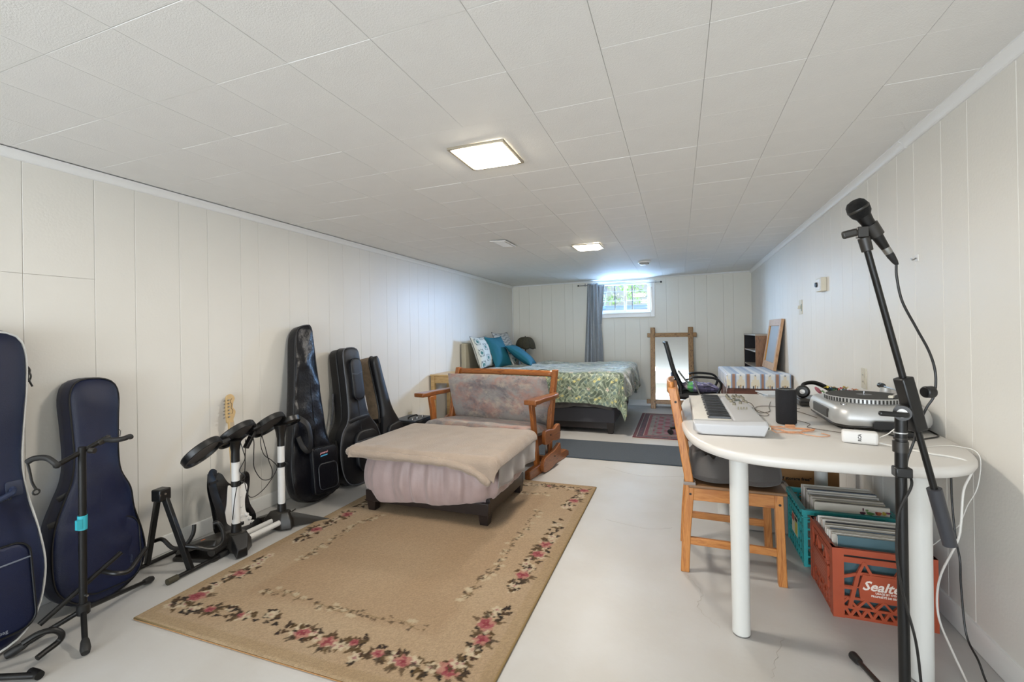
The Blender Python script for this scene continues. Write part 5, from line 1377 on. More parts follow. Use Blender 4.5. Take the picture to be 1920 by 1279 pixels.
# ================================================================== LEANING MIRROR
mr = thing('leaning_mirror', 'tall rustic oak framed mirror leaning on the back wall', 'mirror', (-.09, 7.24, 0))
ang = math.atan2(.155, 1.22)
mm_ = T(0, 7.215, 0) @ eul(-ang, 0, 0)
def mbx(x0_, x1_, z0_, z1_, d0, d1): return MB().box(x0_, x1_, d0, d1, z0_, z1_).xf(mm_)
for x in (-.375, .170): build('post', mbx(x-.035, x+.035, 0, 1.235, 0, .035), M['oak'], mr, world=True, bevel=.006)
build('rail', mbx(-.455, .255, 1.085, 1.150, .004, .034), M['oak_x'], mr, world=True, bevel=.006)
build('rail', mbx(-.470, .285, .072, .140, .004, .034), M['oak_x'], mr, world=True, bevel=.006)
for x in (-.352, .148):
    for z in (1.118, .10): build('peg', MB().cyl((x, -.004, z), (x, .002, z), .008, seg=10).xf(mm_), M['ink_black'], mr, world=True)
build('glass', mbx(-.345, .140, .135, 1.09, .016, .022), M['mirror'], mr, world=True)
build('backing', mbx(-.35, .145, .13, 1.095, .024, .032), M['darkwood'], mr, world=True)

# ================================================================== OFFICE CHAIR
oc_ = thing('office_chair', 'black office chair with mesh back on the red rug', 'office chair', (.18, 5.62, 0))
cx, cy = .17, 5.55
for k in range(5):
    a = R(200 + 72*k); ex, ey = cx+.29*math.cos(a), cy+.29*math.sin(a)
    l = build('base_leg', MB().tube([(cx, cy, .10), (cx+.14*math.cos(a), cy+.14*math.sin(a), .095), (ex, ey, .075)], [.024, .02, .014], 10), M['black_plastic'], oc_, world=True)
    w = Vector((-math.sin(a), math.cos(a), 0))
    for s in (-1, 1):
        c = Vector((ex, ey, .035)) + w*s*.014
        build('caster', MB().cyl(c - w*.009, c + w*.009, .027, seg=16), M['black_rubber'], l, world=True)
build('gas_lift', MB().cyl((cx, cy, .08), (cx, cy, .38), .022, seg=14), M['black_metal'], oc_, world=True)
build('mechanism', MB().box(cx-.09, cx+.09, cy-.06, cy+.06, .37, .41), M['black_metal'], oc_, world=True, bevel=.005)
build('seat', pad(.47, .48, .085, seed=9).xf(T(cx+.03, cy, .455)), M['seat_black'], oc_, world=True, smooth=80)
def bkf(u, v):
    z = .44 + .60*v; y = cy - .21 + .42*u
    x = cx - .155 - .15*v - .028*math.cos((u-.5)*PI) + .03*math.exp(-((v-.2)/.15)**2)
    return (x, y, z)
build('back_mesh', MB().surf(bkf, 14, 20), mat('black_back_mesh', '#1c2226', .7, bump=1, bscale=500), oc_, world=True, solid=.006)
build('back_frame', MB().tube([bkf(0, v/10) for v in range(11)] + [bkf(u/6, 1) for u in range(1, 6)] + [bkf(1, 1-v/10) for v in range(11)] + [bkf(1-u/6, 0) for u in range(1, 6)], .014, 8, closed=True), M['black_plastic'], oc_, world=True)
build('lumbar_brace', MB().tube(spline([(cx-.05, cy, .40), (cx-.17, cy, .41), (cx-.225, cy, .50), (cx-.225, cy, .62)], 5), .02, 8, flat=.5), mat('blue_black_plastic', '#27344a', .35), oc_, world=True)
build('lumbar_shell', MB().surf(lambda u, v: (cx-.215-.012*math.sin(PI*u)-.03*v, cy-.13+.26*u, .45+.24*v), 8, 8), bpy.data.materials['blue_black_plastic'], oc_, world=True, solid=.012)
for s in (-1, 1):
    y = cy + s*.255
    ar = build('armrest', MB().tube(spline([(cx-.06, y, .655), (cx-.02, y, .672), (cx+.10, y, .672), (cx+.20, y, .655), (cx+.245, y, .60), (cx+.22, y, .52), (cx+.16, y, .44)], 6), .016, 8, flat=.8), M['black_plastic'], oc_, world=True)
    build('arm_strut', MB().cyl((cx-.03, y, .655), (cx+.06, y, .42), .009, seg=10), M['steel'], oc_, world=True)
t = thing('folded_cloth', 'purple and green printed cloth heaped on the office chair seat', 'cloth', (cx+.05, cy, .5))
pr_ = vcol_mat('printed_cloth', .7, .4, 200)
pb = pad(.34, .36, .10, n=48, pw=2.5, amp=.03, seed=4).xf(T(cx+.045, cy-.02, .538) @ eul(0, R(4), .2))
o = build('heap', pb, pr_, t, world=True, smooth=80)
vv = np.array([v for v in pb.v]); nn = smooth_noise(vv[:, 0]*1+3, vv[:, 1]*3, 30, 7)
cc = np.where((nn > .55)[:, None], L3('#8f86b4'), L3('#55506e')); cc = np.where((nn > .72)[:, None], L3('#c9c4d4'), cc)
cc = np.where((vv[:, 0] < cx-.03)[:, None], np.where((nn > .5)[:, None], L3('#58b04a'), L3('#3f7f68')), cc)
cc = np.where((vv[:, 0] < cx-.09)[:, None], L3('#a892a0'), cc)
set_dye(o, cc)
build('fold_edge', MB().tube([(cx+.08, cy-.19, .56), (cx+.14, cy-.195, .57), (cx+.19, cy-.18, .545)], .004, 6), M['bag_trim'], t, world=True)
t = thing('grey_board', 'grey mottled board leaning against the office chair back', 'board', (cx-.10, cy, .5))
build('sheet', MB().obox((cx-.105, cy-.02, .615), (.008, .26, .24), (0, R(-36), 0)), mat('mottled_grey', '#9b9a94', .6, var=.4, vscale=30), t, world=True, bevel=.002)
build('edge_strip', MB().obox((cx-.175, cy-.02, .71), (.012, .262, .01), (0, R(-36), 0)), M['steel'], t, world=True)

# ================================================================== DESK WITH LLAMA CLOTH, BOOKCASE, LEANING FRAME
dk = thing('desk', 'reddish brown wooden desk under a printed tablecloth by the right wall', 'desk', (.73, 5.42, 0))
g0, g1, h0, h1 = .45, .995, 4.95, 5.90
build('desk_top', MB().box(g0, g1, h0, h1, .715, .738), M['brownwood'], dk, world=True, bevel=.003)
build('front_panel', MB().box(g0+.02, g1, h0+.025, h0+.045, .30, .715), M['brownwood'], dk, world=True)
build('side_panel', MB().box(g0+.02, g0+.04, h0+.05, h1-.02, .30, .715), M['brownwood'], dk, world=True)
for x in (g0+.01, g1-.06):
    for y in (h0+.01, h1-.06): build('leg', MB().box(x, x+.05, y, y+.05, 0, .715), M['brownwood'], dk, world=True, bevel=.003)
tc_ = thing('tablecloth', 'blue and white tablecloth with standing llama figures along the hem', 'tablecloth', (.72, 5.42, .74))
NX, NY = 130, 150
cl = drape(g0-.005, g1-.005, h0-.005, h1, .744, (.14, .0, .145, .02), NX, NY, rad=.012, flare=.02, folds=8, famp=.004, seed=2, wr=.002, zmin=.3)
o = build('cloth', cl, vcol_mat('llama_print', .6, .3, 300), tc_, world=True, smooth=80)
UU, VV = np.meshgrid(np.linspace(0, 1, NX+1), np.linspace(0, 1, NY+1), indexing='xy')
PX_ = g0-.005-.14 + UU*(g1-g0+.14); PY_ = h0-.005-.145 + VV*(h1-h0+.17)
WT, BL, BR, CRM, BK = L3('#d5dade'), L3('#8299b8'), L3('#9a7560'), L3('#d9d2bf'), L3('#20242c')
def llama(U_, V_):
    # column period .125 across; V_ = height above the hem
    per = .125; fu = (U_ % per)/per; 
    c = np.broadcast_to(WT, U_.shape+(3,)).copy()
    c = np.where((np.abs(fu-.5) > .40)[..., None], BR, c)
    c = np.where(((np.abs(fu-.5) > .33) & (np.abs(fu-.5) < .40))[..., None], BL, c)
    fig = (V_ < .125) & (V_ > .02) & (np.abs(fu-.5) < .10 + .13*(V_ < .085) + .06*(V_ < .06))
    c = np.where(fig[..., None], CRM, c)
    legs = (V_ < .028) & (np.abs(np.abs(fu-.5)-.14) < .035)
    c = np.where(legs[..., None], BK, c)
    c = np.where(((V_ < .03) & (np.abs(fu-.5) < .045))[..., None], L3('#b09060'), c)
    c = np.where(((np.hypot((fu-.5)*per, V_-.125) < .006))[..., None], L3('#5b6f8c'), c)
    return c
hemd = PY_ - (h0-.005-.145)
top = (PY_ > h0) & (PX_ > g0)
perx = .125; fu = ((PX_-.02) % perx)/perx
ctop = np.where((fu < .28)[..., None], BL*1.0, np.where((fu > .62)[..., None], L3('#aebccb'), WT))
ctop = np.where(((np.sin(PY_*60) > .2) & (fu < .28))[..., None], L3('#9fb0c6'), ctop)
cfr = llama(PX_, hemd)
csd = llama(PY_, PX_-(g0-.005-.14))
col = np.where((PY_ <= h0)[..., None], cfr, np.where((PX_ <= g0)[..., None], csd, ctop))
set_dye(o, col.reshape(-1, 3)); sd_ = o.modifiers.new('s', 'SOLIDIFY'); sd_.thickness = .0015; sd_.offset = 1

bc = thing('bookcase', 'small empty walnut bookcase with dark shelves in the right back corner', 'bookcase', (.93, 6.45, 0))
k0, k1, l0, l1, hz = .84, .998, 5.97, 6.95, 1.10
build('side_panel', MB().box(k0, k1, l0, l0+.018, 0, hz), M['shelfwood'], bc, world=True)
build('side_panel', MB().box(k0, k1, l1-.018, l1, 0, hz), M['shelfwood'], bc, world=True)
build('dark_inner_sheet', MB().box(k0+.003, k1-.009, l1-.021, l1-.0185, .02, hz), bpy.data.materials['bookcase_dark'] if 'bookcase_dark' in bpy.data.materials else mat('bookcase_dark', '#1d1b20', .7), bc, world=True)  # thin dark sheet added to darken the bookcase interior
build('top_board', MB().box(k0-.002, k1, l0-.002, l1+.002, hz, hz+.018), mat('pale_edge', '#a39788', .5), bc, world=True)
build('back_board', MB().box(k1-.008, k1, l0+.018, l1-.018, .02, hz), bpy.data.materials['bookcase_dark'], bc, world=True)
for z in (.04, .30, .525, .715, .905): build('shelf', MB().box(k0+.004, k1-.008, l0+.018, l1-.018, z, z+.016), bpy.data.materials['pale_edge'], bc, world=True)
wf_ = thing('wooden_screen_frame', 'unfinished wooden frame with grey mesh leaning on the wall atop the desk', 'frame', (.93, 5.55, .746))
d0 = math.atan2(.085, .545)
fm4 = T(.895, 5.26, .752) @ eul(0, d0, 0)
def fb(y0_, y1_, z0_, z1_, t0=0, t1=.028): return MB().box(t0, t1, y0_, y1_, z0_, z1_).xf(fm4)
build('stile', fb(0, .062, 0, .535), M['framewood'], wf_, world=True, bevel=.002)
build('stile', fb(.588, .65, 0, .535), M['framewood'], wf_, world=True, bevel=.002)
build('rail', fb(.062, .588, .465, .535), M['framewood'], wf_, world=True, bevel=.002)
build('rail', fb(.062, .588, 0, .075), M['framewood'], wf_, world=True, bevel=.002)
build('mesh_panel', fb(.062, .588, .075, .465, .012, .015), M['mesh_grey'], wf_, world=True)
build('inner_bead', fb(.57, .588, .075, .465, 0, .02), wood('yellow_pine', '#d0953f', '#b87a2a', 'Z', 6), wf_, world=True)
# ================================================================== GIG BAGS ALONG THE LEFT WALL
def bag_frame(y, x0, lean, tilt=0, yawd=0):
    """local x = across (along wall, +y world), y = up the lean, z = outward from wall"""
    up_ = Vector((-math.sin(lean), 0, math.cos(lean))); out_ = Vector((math.cos(lean), 0, math.sin(lean))); ac = Vector((0, 1, 0))
    m = Matrix((ac, up_, out_)).transposed().to_4x4()
    return Matrix.Translation(Vector((x0, y, .003))) @ Matrix.Rotation(yawd, 4, 'Z') @ m @ Matrix.Rotation(tilt, 4, 'Z')
def bag_shell(outline, depth, bulge, lo, hi, ax=(0, 0), n=96, wr=.004, seed=0, flareback=.0):
    P_ = resample(spline([(a, b, 0) for a, b in outline], 8, closed=True), n)
    def C_(p):
        t = min(max(p.y, lo), hi); f = (t-lo)/max(hi-lo, 1e-6)
        return Vector((ax[0]*(1-f)+ax[1]*f, t, 0))
    rs = []
    for k, z in ((.96, -depth), (1.0+flareback, -depth+.010), (1.01+flareback, -depth*.55), (1.01, -.018), (1.0, -.006), (.97, .002), (.90, .004+bulge*.25), (.75, bulge*.60), (.55, bulge*.85), (.35, bulge*.97), (.15, bulge), (.01, bulge)):
        ring = []
        for p in P_:
            c = C_(p); q = c + (p-c)*k
            w = mnoise.noise(Vector((q.x*9+seed, q.y*9, z*20)))*wr + wr*.8*math.sin(q.y*55+3*mnoise.noise(Vector((q.x*6, q.y*4, seed))))*mnoise.noise(Vector((q.x*4+seed, q.y*3, 2)))
            ring.append((q.x, q.y, z + (w if k < .99 and z > 0 else 0)))
        rs.append(ring)
    return MB().rings(rs), P_
def edge_tube(P_, k, z, r, seg=6):
    c = sum(P_, Vector())/len(P_)
    return MB().tube([(p.x, p.y, z) for p in P_], r, seg, closed=True)
def puff(x0, x1, y0, y1, rad, z, t, n=6):
    rs = []
    cx_, cy_ = (x0+x1)/2, (y0+y1)/2
    for k, zz in ((1, z), (1, z+t*.7), (.97, z+t*.93), (.90, z+t), (.5, z+t*1.06), (.02, z+t*1.08)):
        rs.append([(cx_+(x-cx_)*k, cy_+(y-cy_)*k, zz) for x, y in rrect(x0, x1, y0, y1, rad, n)])
    return MB().rings(rs)
def bagpart(name, mb, F, m, t, **k): return build(name, mb.xf(F), m, t, world=True, **k)

# 1: black bag tinted daylight blue at the left edge of the picture
F = bag_frame(.875, -2.395, R(8))
t1 = thing('gig_bag', 'large black guitar gig bag, tinted daylight blue, with white piping at the far left', 'guitar bag', (-2.45, .885, 0))
ol = [(-.13, .02), (-.20, .10), (-.225, .25), (-.215, .42), (-.175, .56), (-.165, .68), (-.185, .82), (-.19, .98), (-.185, 1.12), (-.15, 1.215), (-.03, 1.235), (.10, 1.235), (.195, 1.215), (.222, 1.14), (.215, 1.0), (.195, .84), (.180, .68), (.190, .56), (.212, .42), (.222, .27), (.190, .12), (.12, .035), (0, .012)]
sh, P_ = bag_shell(ol, .115, .030, .25, .95, (0, .02), wr=.006, seed=1, flareback=.06)
bagpart('body', sh, F, M['bag_blue_lit'], t1, smooth=60)
bagpart('white_piping', edge_tube(P_, 1, -.002, .0042), F, M['piping'], t1)
pk = bagpart('pocket', puff(-.17, .165, .075, .40, .05, .012, .030), F, M['bag_blue_lit'], t1, smooth=50)
bagpart('pocket_edge', MB().tube([(x, y, .040) for x, y in rrect(-.17, .165, .075, .40, .05, 6)], .004, 6, closed=True), F, M['bag_trim'], pk)
bagpart('zip_line', MB().tube([(-.165, .325, .047), (.0, .33, .048), (.160, .335, .046)], .0032, 6), F, mat('zip_grey', '#6f7480', .4), pk)
bagpart('print', text_mb('guitar bag', .018, T(.01, .09, .0455), .0003), F, mat('bag_print', '#8d929b', .5), pk)
bagpart('handle', MB().tube(spline([(-.02, .565, .03), (.01, .570, .062), (.06, .575, .070), (.115, .592, .062), (.135, .605, .03)], 6), .0105, 10), F, mat('handle_blue', '#2b3550', .45), t1)
bagpart('handle_patch', puff(.115, .165, .575, .635, .008, .022, .006), F, mat('handle_patch', '#2a3145', .5), t1)
for k in range(5): bagpart('handle_rib', MB().tube([(.085+k*.007, .570, .064), (.085+k*.007, .592, .064)], .0026, 5), F, M['bag_trim'], t1)
zx, zy = .222, 1.10
bagpart('zip_pull', MB().tube(spline([(zx, zy, -.02), (zx+.012, zy-.03, -.01), (zx+.004, zy-.06, -.01), (zx+.016, zy-.10, -.012)], 5), .0035, 6), F, M['black_plastic'], t1)
bagpart('zip_pull', MB().tube(spline([(zx+.004, zy-.01, -.03), (zx+.018, zy-.05, -.02), (zx+.010, zy-.08, -.02)], 5), .0032, 6), F, M['black_plastic'], t1)
bagpart('zip_slider', MB().obox((zx-.002, zy, -.02), (.012, .02, .01)), F, M['steel'], t1)

# 2: black acoustic bag with daylight blue in its colour
F = bag_frame(1.300, -2.455, R(7.4), tilt=R(-1.8))
t2 = thing('gig_bag', 'black acoustic guitar bag, tinted daylight blue, behind the tall guitar stand', 'guitar bag', (-2.52, 1.3, 0))
ol = [(-.10, .045), (-.155, .12), (-.165, .25), (-.150, .38), (-.115, .48), (-.085, .56), (-.072, .66), (-.075, .80), (-.078, .93), (-.05, .995), (.02, 1.008), (.085, .99), (.112, .93), (.105, .80), (.098, .66), (.104, .56), (.140, .47), (.150, .37), (.178, .25), (.185, .15), (.150, .065), (.06, .015), (-.03, .012)]
sh, P_ = bag_shell(ol, .10, .026, .2, .85, (0, .018), wr=.005, seed=4, flareback=.05)
bagpart('body', sh, F, M['bag_blue_lit'], t2, smooth=60)
bagpart('binding', edge_tube(P_, 1, -.002, .0042), F, M['bag_trim'], t2)
pk = bagpart('pocket', puff(-.085, .155, .05, .345, .07, .008, .012, 8), F, M['bag_blue_lit'], t2, smooth=50)
bagpart('pocket_edge', MB().tube([(x, y, .019) for x, y in rrect(-.085, .155, .05, .345, .07, 8)], .0028, 6, closed=True), F, M['bag_trim'], pk)
bagpart('print', text_mb('guitar', .016, T(.112, .125, .0235) @ eul(0, 0, R(80)), .0003), F, mat('tone_print', '#3c4658', .5), pk)
bagpart('strap_tab', MB().tube([(-.17, .39, -.01), (-.10, .405, .010), (-.06, .41, .016)], .012, 6, flat=.2, upv=(0,0,1)), F, M['bag_trim'], t2)
bagpart('strap_tab', MB().tube([(-.13, .49, -.02), (-.07, .52, .008), (-.04, .525, .012)], .012, 6, flat=.2, upv=(0,0,1)), F, M['bag_trim'], t2)
bagpart('zip_pull', MB().tube([(.105, .77, -.012), (.116, .745, -.006), (.110, .72, -.004)], .0032, 6), F, M['steel'], t2)

# 3: tall tapering black bag
F = bag_frame(2.56, -2.405, R(9.0), tilt=R(-4.8))
t3 = thing('gig_bag', 'tall tapering crinkled black guitar bag with a square front pocket', 'guitar bag', (-2.5, 2.56, 0))
ol = [(-.14, .055), (-.195, .13), (-.205, .28), (-.185, .45), (-.160, .65), (-.135, .85), (-.115, 1.05), (-.098, 1.20), (-.06, 1.275), (.01, 1.300), (.055, 1.295), (.068, 1.20), (.080, 1.0), (.100, .75), (.125, .5), (.165, .36), (.200, .28), (.205, .12), (.185, .055), (.08, .03), (-.04, .02)]
ol = [(a, b*.985) for a, b in ol]
sh, P_ = bag_shell(ol, .075, .022, .2, 1.1, (0, -.02), wr=.016, seed=11, n=120)
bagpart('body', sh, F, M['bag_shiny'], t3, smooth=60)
bagpart('binding', edge_tube(P_, 1, -.002, .0045), F, M['bag_trim'], t3)
pk = bagpart('pocket', puff(-.070, .165, .065, .385, .03, .012, .045), F, M['bag_shiny'], t3, smooth=45)
bagpart('pocket_edge', MB().tube([(x, y, .050) for x, y in rrect(-.070, .165, .065, .385, .03, 6)], .0035, 6, closed=True), F, M['bag_trim'], pk)
ip = bagpart('inner_pocket', puff(-.04, .14, .09, .27, .035, .058, .010), F, M['bag_shiny'], pk, smooth=45)
bagpart('pocket_edge', MB().tube([(x, y, .066) for x, y in rrect(-.04, .14, .09, .27, .035, 6)], .0022, 6, closed=True), F, mat('bag_edge_grey', '#3a3d42', .35), pk)  # pocket edge in a lighter grey
bagpart('logo_lettering', text_mb('powered', .020, T(-.01, .335, .0605) @ eul(0, 0, R(4)), .0004, shear=.3, bold=.0007), F, mat('logo_pink', '#c9919c', .5), pk)
bagpart('logo_stripe', MB().prism([(-.012, .316), (.058, .322), (.060, .330), (.0, .326)], T(0, 0, .0603), 0, .0006), F, mat('logo_blue', '#4aa3d0', .5), pk)
bagpart('hanging_strap', MB().tube(spline([(-.155, .62, .01), (-.10, .56, .05), (-.085, .46, .06), (-.10, .38, .055), (-.14, .40, .045), (-.165, .48, .03)], 6), .020, 8, flat=.12, upv=(0,0,1)), F, M['bag_trim'], t3)
bagpart('zip_slider', MB().obox((-.068, .375, .05), (.008, .014, .008)), F, M['steel'], t3)

# 4: thick rectangular-topped black case
F = bag_frame(3.03, -2.36, R(8.0), tilt=R(-.2), yawd=R(-5))
t4 = thing('gig_bag', 'thick black guitar case with a pill shaped neck pocket, behind the ottoman', 'guitar bag', (-2.5, 3.05, 0))
ol = [(-.15, .03), (-.215, .12), (-.225, .28), (-.185, .42), (-.12, .50), (-.095, .60), (-.088, .80), (-.088, 1.0), (-.070, 1.075), (.0, 1.09), (.070, 1.075), (.088, 1.0), (.088, .80), (.098, .60), (.135, .50), (.195, .42), (.235, .28), (.225, .12), (.16, .03), (0, .012)]
sh, P_ = bag_shell(ol, .155, .016, .25, .98, (0, 0), wr=.006, seed=21)
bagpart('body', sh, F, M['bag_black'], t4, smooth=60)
bagpart('piping', edge_tube(P_, 1, -.002, .004), F, mat('grey_piping', '#55585e', .5), t4)
bagpart('zip_line', edge_tube(P_, 1, -.075, .006), F, M['bag_trim'], t4)
pk = bagpart('neck_pocket', puff(-.050, .062, .66, 1.00, .05, .008, .032, 8), F, M['bag_black'], t4, smooth=50)
bagpart('pocket_edge', MB().tube([(x, y, .034) for x, y in rrect(-.050, .062, .66, 1.00, .05, 8)], .003, 6, closed=True), F, M['bag_trim'], pk)
bagpart('pocket_seam', MB().tube([(-.05, .875, .040), (.0, .868, .043), (.062, .885, .040)], .0025, 6), F, bpy.data.materials['grey_piping'], pk)
pk = bagpart('lower_pocket', puff(-.09, .16, .10, .42, .08, .010, .034, 8), F, M['bag_black'], t4, smooth=50)
bagpart('pocket_edge', MB().tube([(x, y, .037) for x, y in rrect(-.09, .16, .10, .42, .08, 8)], .003, 6, closed=True), F, M['bag_trim'], pk)
bagpart('pocket_seam', MB().tube([(-.09, .34, .044), (.035, .345, .047), (.16, .34, .044)], .0025, 6), F, bpy.data.materials['grey_piping'], pk)
bagpart('waist_band', MB().tube([(-.112, .50, .006), (-.05, .515, .018), (.05, .52, .018), (.118, .512, .006)], .016, 8, flat=.15, upv=(0,0,1)), F, M['bag_black'], t4)
bagpart('side_strap', MB().tube(spline([(-.205, .38, -.05), (-.232, .30, -.02), (-.238, .2, -.03), (-.226, .12, -.05)], 5), .014, 6, flat=.25, upv=(0,0,1)), F, M['bag_trim'], t4)
bagpart('back_strap', MB().tube([(-.092, .74, -.15), (-.106, .60, -.158), (-.15, .50, -.15)], .008, 6), F, bpy.data.materials['grey_piping'], t4)

# 5: slim bag, its quilted brown side towards us
F = bag_frame(3.46, -2.35, R(10), tilt=R(6), yawd=R(-2))
t5 = thing('gig_bag', 'slim black edged bag with brown quilted side, beside the thick case', 'guitar bag', (-2.45, 3.5, 0))
ol = [(-.10, .03), (-.15, .12), (-.15, .28), (-.10, .42), (-.055, .55), (-.045, .80), (-.04, .97), (0, 1.01), (.04, .97), (.05, .80), (.07, .55), (.12, .42), (.17, .28), (.16, .12), (.10, .03), (0, .015)]
sh, P_ = bag_shell(ol, .14, .02, .2, .9, (0, 0), wr=.006, seed=31)
bagpart('quilted_side', sh, F, M['quilt_brown'], t5, smooth=60)
P2 = [Vector((p.x*.99, p.y, 0)) for p in P_]
fr_ = MB().rings([[(p.x*k, p.y+(.0 if k > .9 else 0), z) for p in P2] for k, z in ((1.03, -.022), (1.04, .004), (.98, .026), (.6, .040), (.05, .044))])
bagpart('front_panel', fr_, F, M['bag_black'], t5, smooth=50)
bagpart('binding', edge_tube(P_, 1, -.02, .009), F, M['bag_trim'], t5)
bagpart('cross_band', MB().box(-.115, .09, .44, .475, -.13, .0), F, M['bag_trim'], t5)
bagpart('front_pocket', puff(-.08, .12, .10, .40, .05, .034, .03), F, M['bag_black'], t5, smooth=50)

# ================================================================== ELECTRIC GUITAR
F = bag_frame(1.985, -2.475, R(13.5), tilt=R(-6.5))
gt = thing('electric_guitar', 'small black and white electric guitar with maple neck leaning on the wall', 'guitar', (-2.5, 1.99, 0))
bo_ = [(0, .0), (-.075, .008), (-.125, .055), (-.130, .12), (-.100, .185), (-.092, .23), (-.112, .30), (-.118, .365), (-.085, .385), (-.055, .34), (-.035, .315), (0, .305), (.035, .31), (.055, .335), (.08, .365), (.105, .345), (.100, .28), (.085, .22), (.095, .16), (.125, .10), (.118, .045), (.07, .006)]
bp_ = resample(spline([(a, b, 0) for a, b in bo_], 6, closed=True), 80)
gb = [[(p.x*k, p.y if k == 1 else .18+(p.y-.18)*k, z) for p in bp_] for k, z in ((.96, -.018), (1, -.012), (1, .010), (.97, .016))]
bagpart('guitar_body', MB().rings(gb), F, mat('gloss_black', '#0d0d0e', .15, coat=.5), gt, smooth=40)
pgo = [(-.045, .30), (-.062, .20), (-.080, .12), (-.05, .05), (.0, .03), (.06, .035), (.085, .08), (.055, .13), (.055, .20), (.078, .27), (.060, .30), (.03, .285), (-.02, .285)]
bagpart('pickguard', MB().prism([(p.x, p.y) for p in resample(spline([(a, b, 0) for a, b in pgo], 6, closed=True), 60)], T(0, 0, .0165), 0, .003), F, M['white_plastic'], gt)
nk_ = bagpart('neck', MB().rings([[(x*w, y, z) for x, z in ((-1,.018),(1,.018),(1,.028),(.6,.030),(-.6,.030),(-1,.028))] for y, w in ((.27, .025), (.675, .0185))]), F, M['maple'], gt, bevel=.001)
for k in range(14):
    y = .29 + .385*(1-.5**((14-k)/12))*1.35*.72
    bagpart('fret', MB().box(-.021, .021, min(y, .665), min(y, .665)+.0014, .030, .0313), F, M['steel'], nk_)
hs_ = [(-.019, .67), (-.024, .70), (-.026, .73), (-.020, .80), (-.012, .835), (.008, .848), (.030, .842), (.040, .820), (.030, .80), (.024, .765), (.038, .74), (.030, .71), (.020, .69), (.018, .67)]
hd = bagpart('headstock', MB().prism([(p.x, p.y) for p in spline([(a, b, 0) for a, b in hs_], 5, closed=True)], T(0, 0, .010), 0, .013), F, M['maple'], gt, bevel=.0015)
for k in range(6):
    bagpart('tuning_peg', MB().cyl((-.012+.003*k*.3, .705+k*.021, .022), (-.012+.003*k*.3, .705+k*.021, .033), .0042, seg=10), F, M['steel'], hd)
    bagpart('peg_button', MB().ball((-.035+.002*k, .703+k*.021, .014), .006, 8, 6, (1.3, .8, .6)), F, M['steel'], hd)
bagpart('scribble', MB().tube(spline([(.012, .725, .0235), (.020, .745, .0235), (.010, .760, .0235), (.016, .785, .0235), (.006, .80, .0235), (.018, .82, .0235)], 8), .0013, 5), F, M['ink_black'], hd)
for y, w, r in ((.225, .034, 0), (.165, .034, 0), (.105, .034, .25)): bagpart('pickup', MB().obox((0, y, .022), (w*1.9, .015, .008), (0, 0, r)), F, M['white_plastic'], gt, bevel=.003)
bagpart('bridge', MB().box(-.032, .032, .058, .078, .019, .026), F, M['chrome'], gt, bevel=.001)
for x, y in ((.055, .11), (.072, .085), (.088, .06)): bagpart('control_knob', MB().lathe([(.010, .0195), (.009, .032), (.006, .033)], (x, y, 0), 14), F, M['white_plastic'], gt)
for k in range(6):
    x = -.0125 + k*.005; bagpart('string', MB().tube([(x*1.6, .07, .027), (x, .67, .033)], .0005, 4), F, M['steel'], gt)
bagpart('jack_plate', MB().ball((.045, .035, .0165), .015, 12, 6, (1.3, .8, .25)), F, M['chrome'], gt)
sp_ = spline([(-.105, .375, .01), (-.150, .385, .04), (-.172, .34, .06), (-.160, .26, .062), (-.135, .16, .065), (-.12, .08, .065), (-.06, .035, .075), (.02, .03, .09), (.08, .05, .08), (.11, .03, .06), (.13, .01, .06)], 7)
bagpart('shoulder_strap', MB().tube(sp_, .026, 8, flat=.10, upv=(.15,.1,1)), F, M['bag_trim'], gt)
bagpart('strap_loop', MB().tube(spline([(-.15, .38, .02), (-.175, .30, .045), (-.165, .20, .05), (-.15, .10, .045), (-.13, .03, .03), (-.05, .0, .03), (.04, .005, .05), (.1, .03, .06)], 7), .021, 8, flat=.12, upv=(.3,.1,1)), F, M['bag_black'], gt)
bagpart('strap_buckle', MB().obox((-.165, .335, .067), (.05, .014, .006), (0, 0, .15)), F, M['black_plastic'], gt)

# ================================================================== TALL GUITAR STAND
gs = thing('guitar_stand', 'tall black tripod guitar stand with a strip of teal tape on its pole', 'guitar stand', (-2.25, 1.13, 0))
px_, py_ = -2.255, 1.130
build('pole', MB().cyl((px_, py_, .10), (px_+.006, py_, .755), .0130, seg=18), M['black_metal'], gs, world=True)
build('tape', MB().cyl((px_+.002, py_, .425), (px_+.003, py_, .482), .0152, .0158, 18).box(px_+.006, px_+.018, py_-.026, py_-.008, .432, .470), M['teal_tape'], gs, world=True)
build('hub', MB().lathe([(.016, .085), (.022, .09), (.022, .125), (.016, .13)], (px_, py_, 0), 18), M['black_plastic'], gs, world=True)
for a in ((-2.105, 1.060), (-2.420, 1.480), (-2.36, .955)):
    e = Vector((a[0], a[1], .018)); s0 = Vector((px_, py_, .105))
    l = build('leg', MB().cyl(s0, e, .0095, seg=12), M['black_metal'], gs, world=True); d = (e-s0).normalized()
    build('rubber_foot', MB().tube([e-d*.05, e-d*.04, e-d*.01, e+d*.008], [.011, .014, .0165, .013], 14), M['black_rubber'], l, world=True)
e = Vector((-2.115, .932, .016))
build('leg', MB().cyl((-2.36, .825, .02), e, .0105, seg=12).tube([e-Vector((.05, -.0, -.002)), e-Vector((.02,0,0)), e+Vector((.004,0,0))], [.0125, .0155, .014], 12), M['black_metal'], gs, world=True)
build('yoke_bar', MB().cyl((px_+.004, 1.045, .700), (px_+.004, 1.215, .772), .0095, seg=12), M['black_metal'], gs, world=True)
build('yoke_joint', MB().obox((px_+.004, 1.205, .765), (.024, .05, .02), (R(22), 0, 0)), M['dark_plastic'], gs, world=True, bevel=.004)
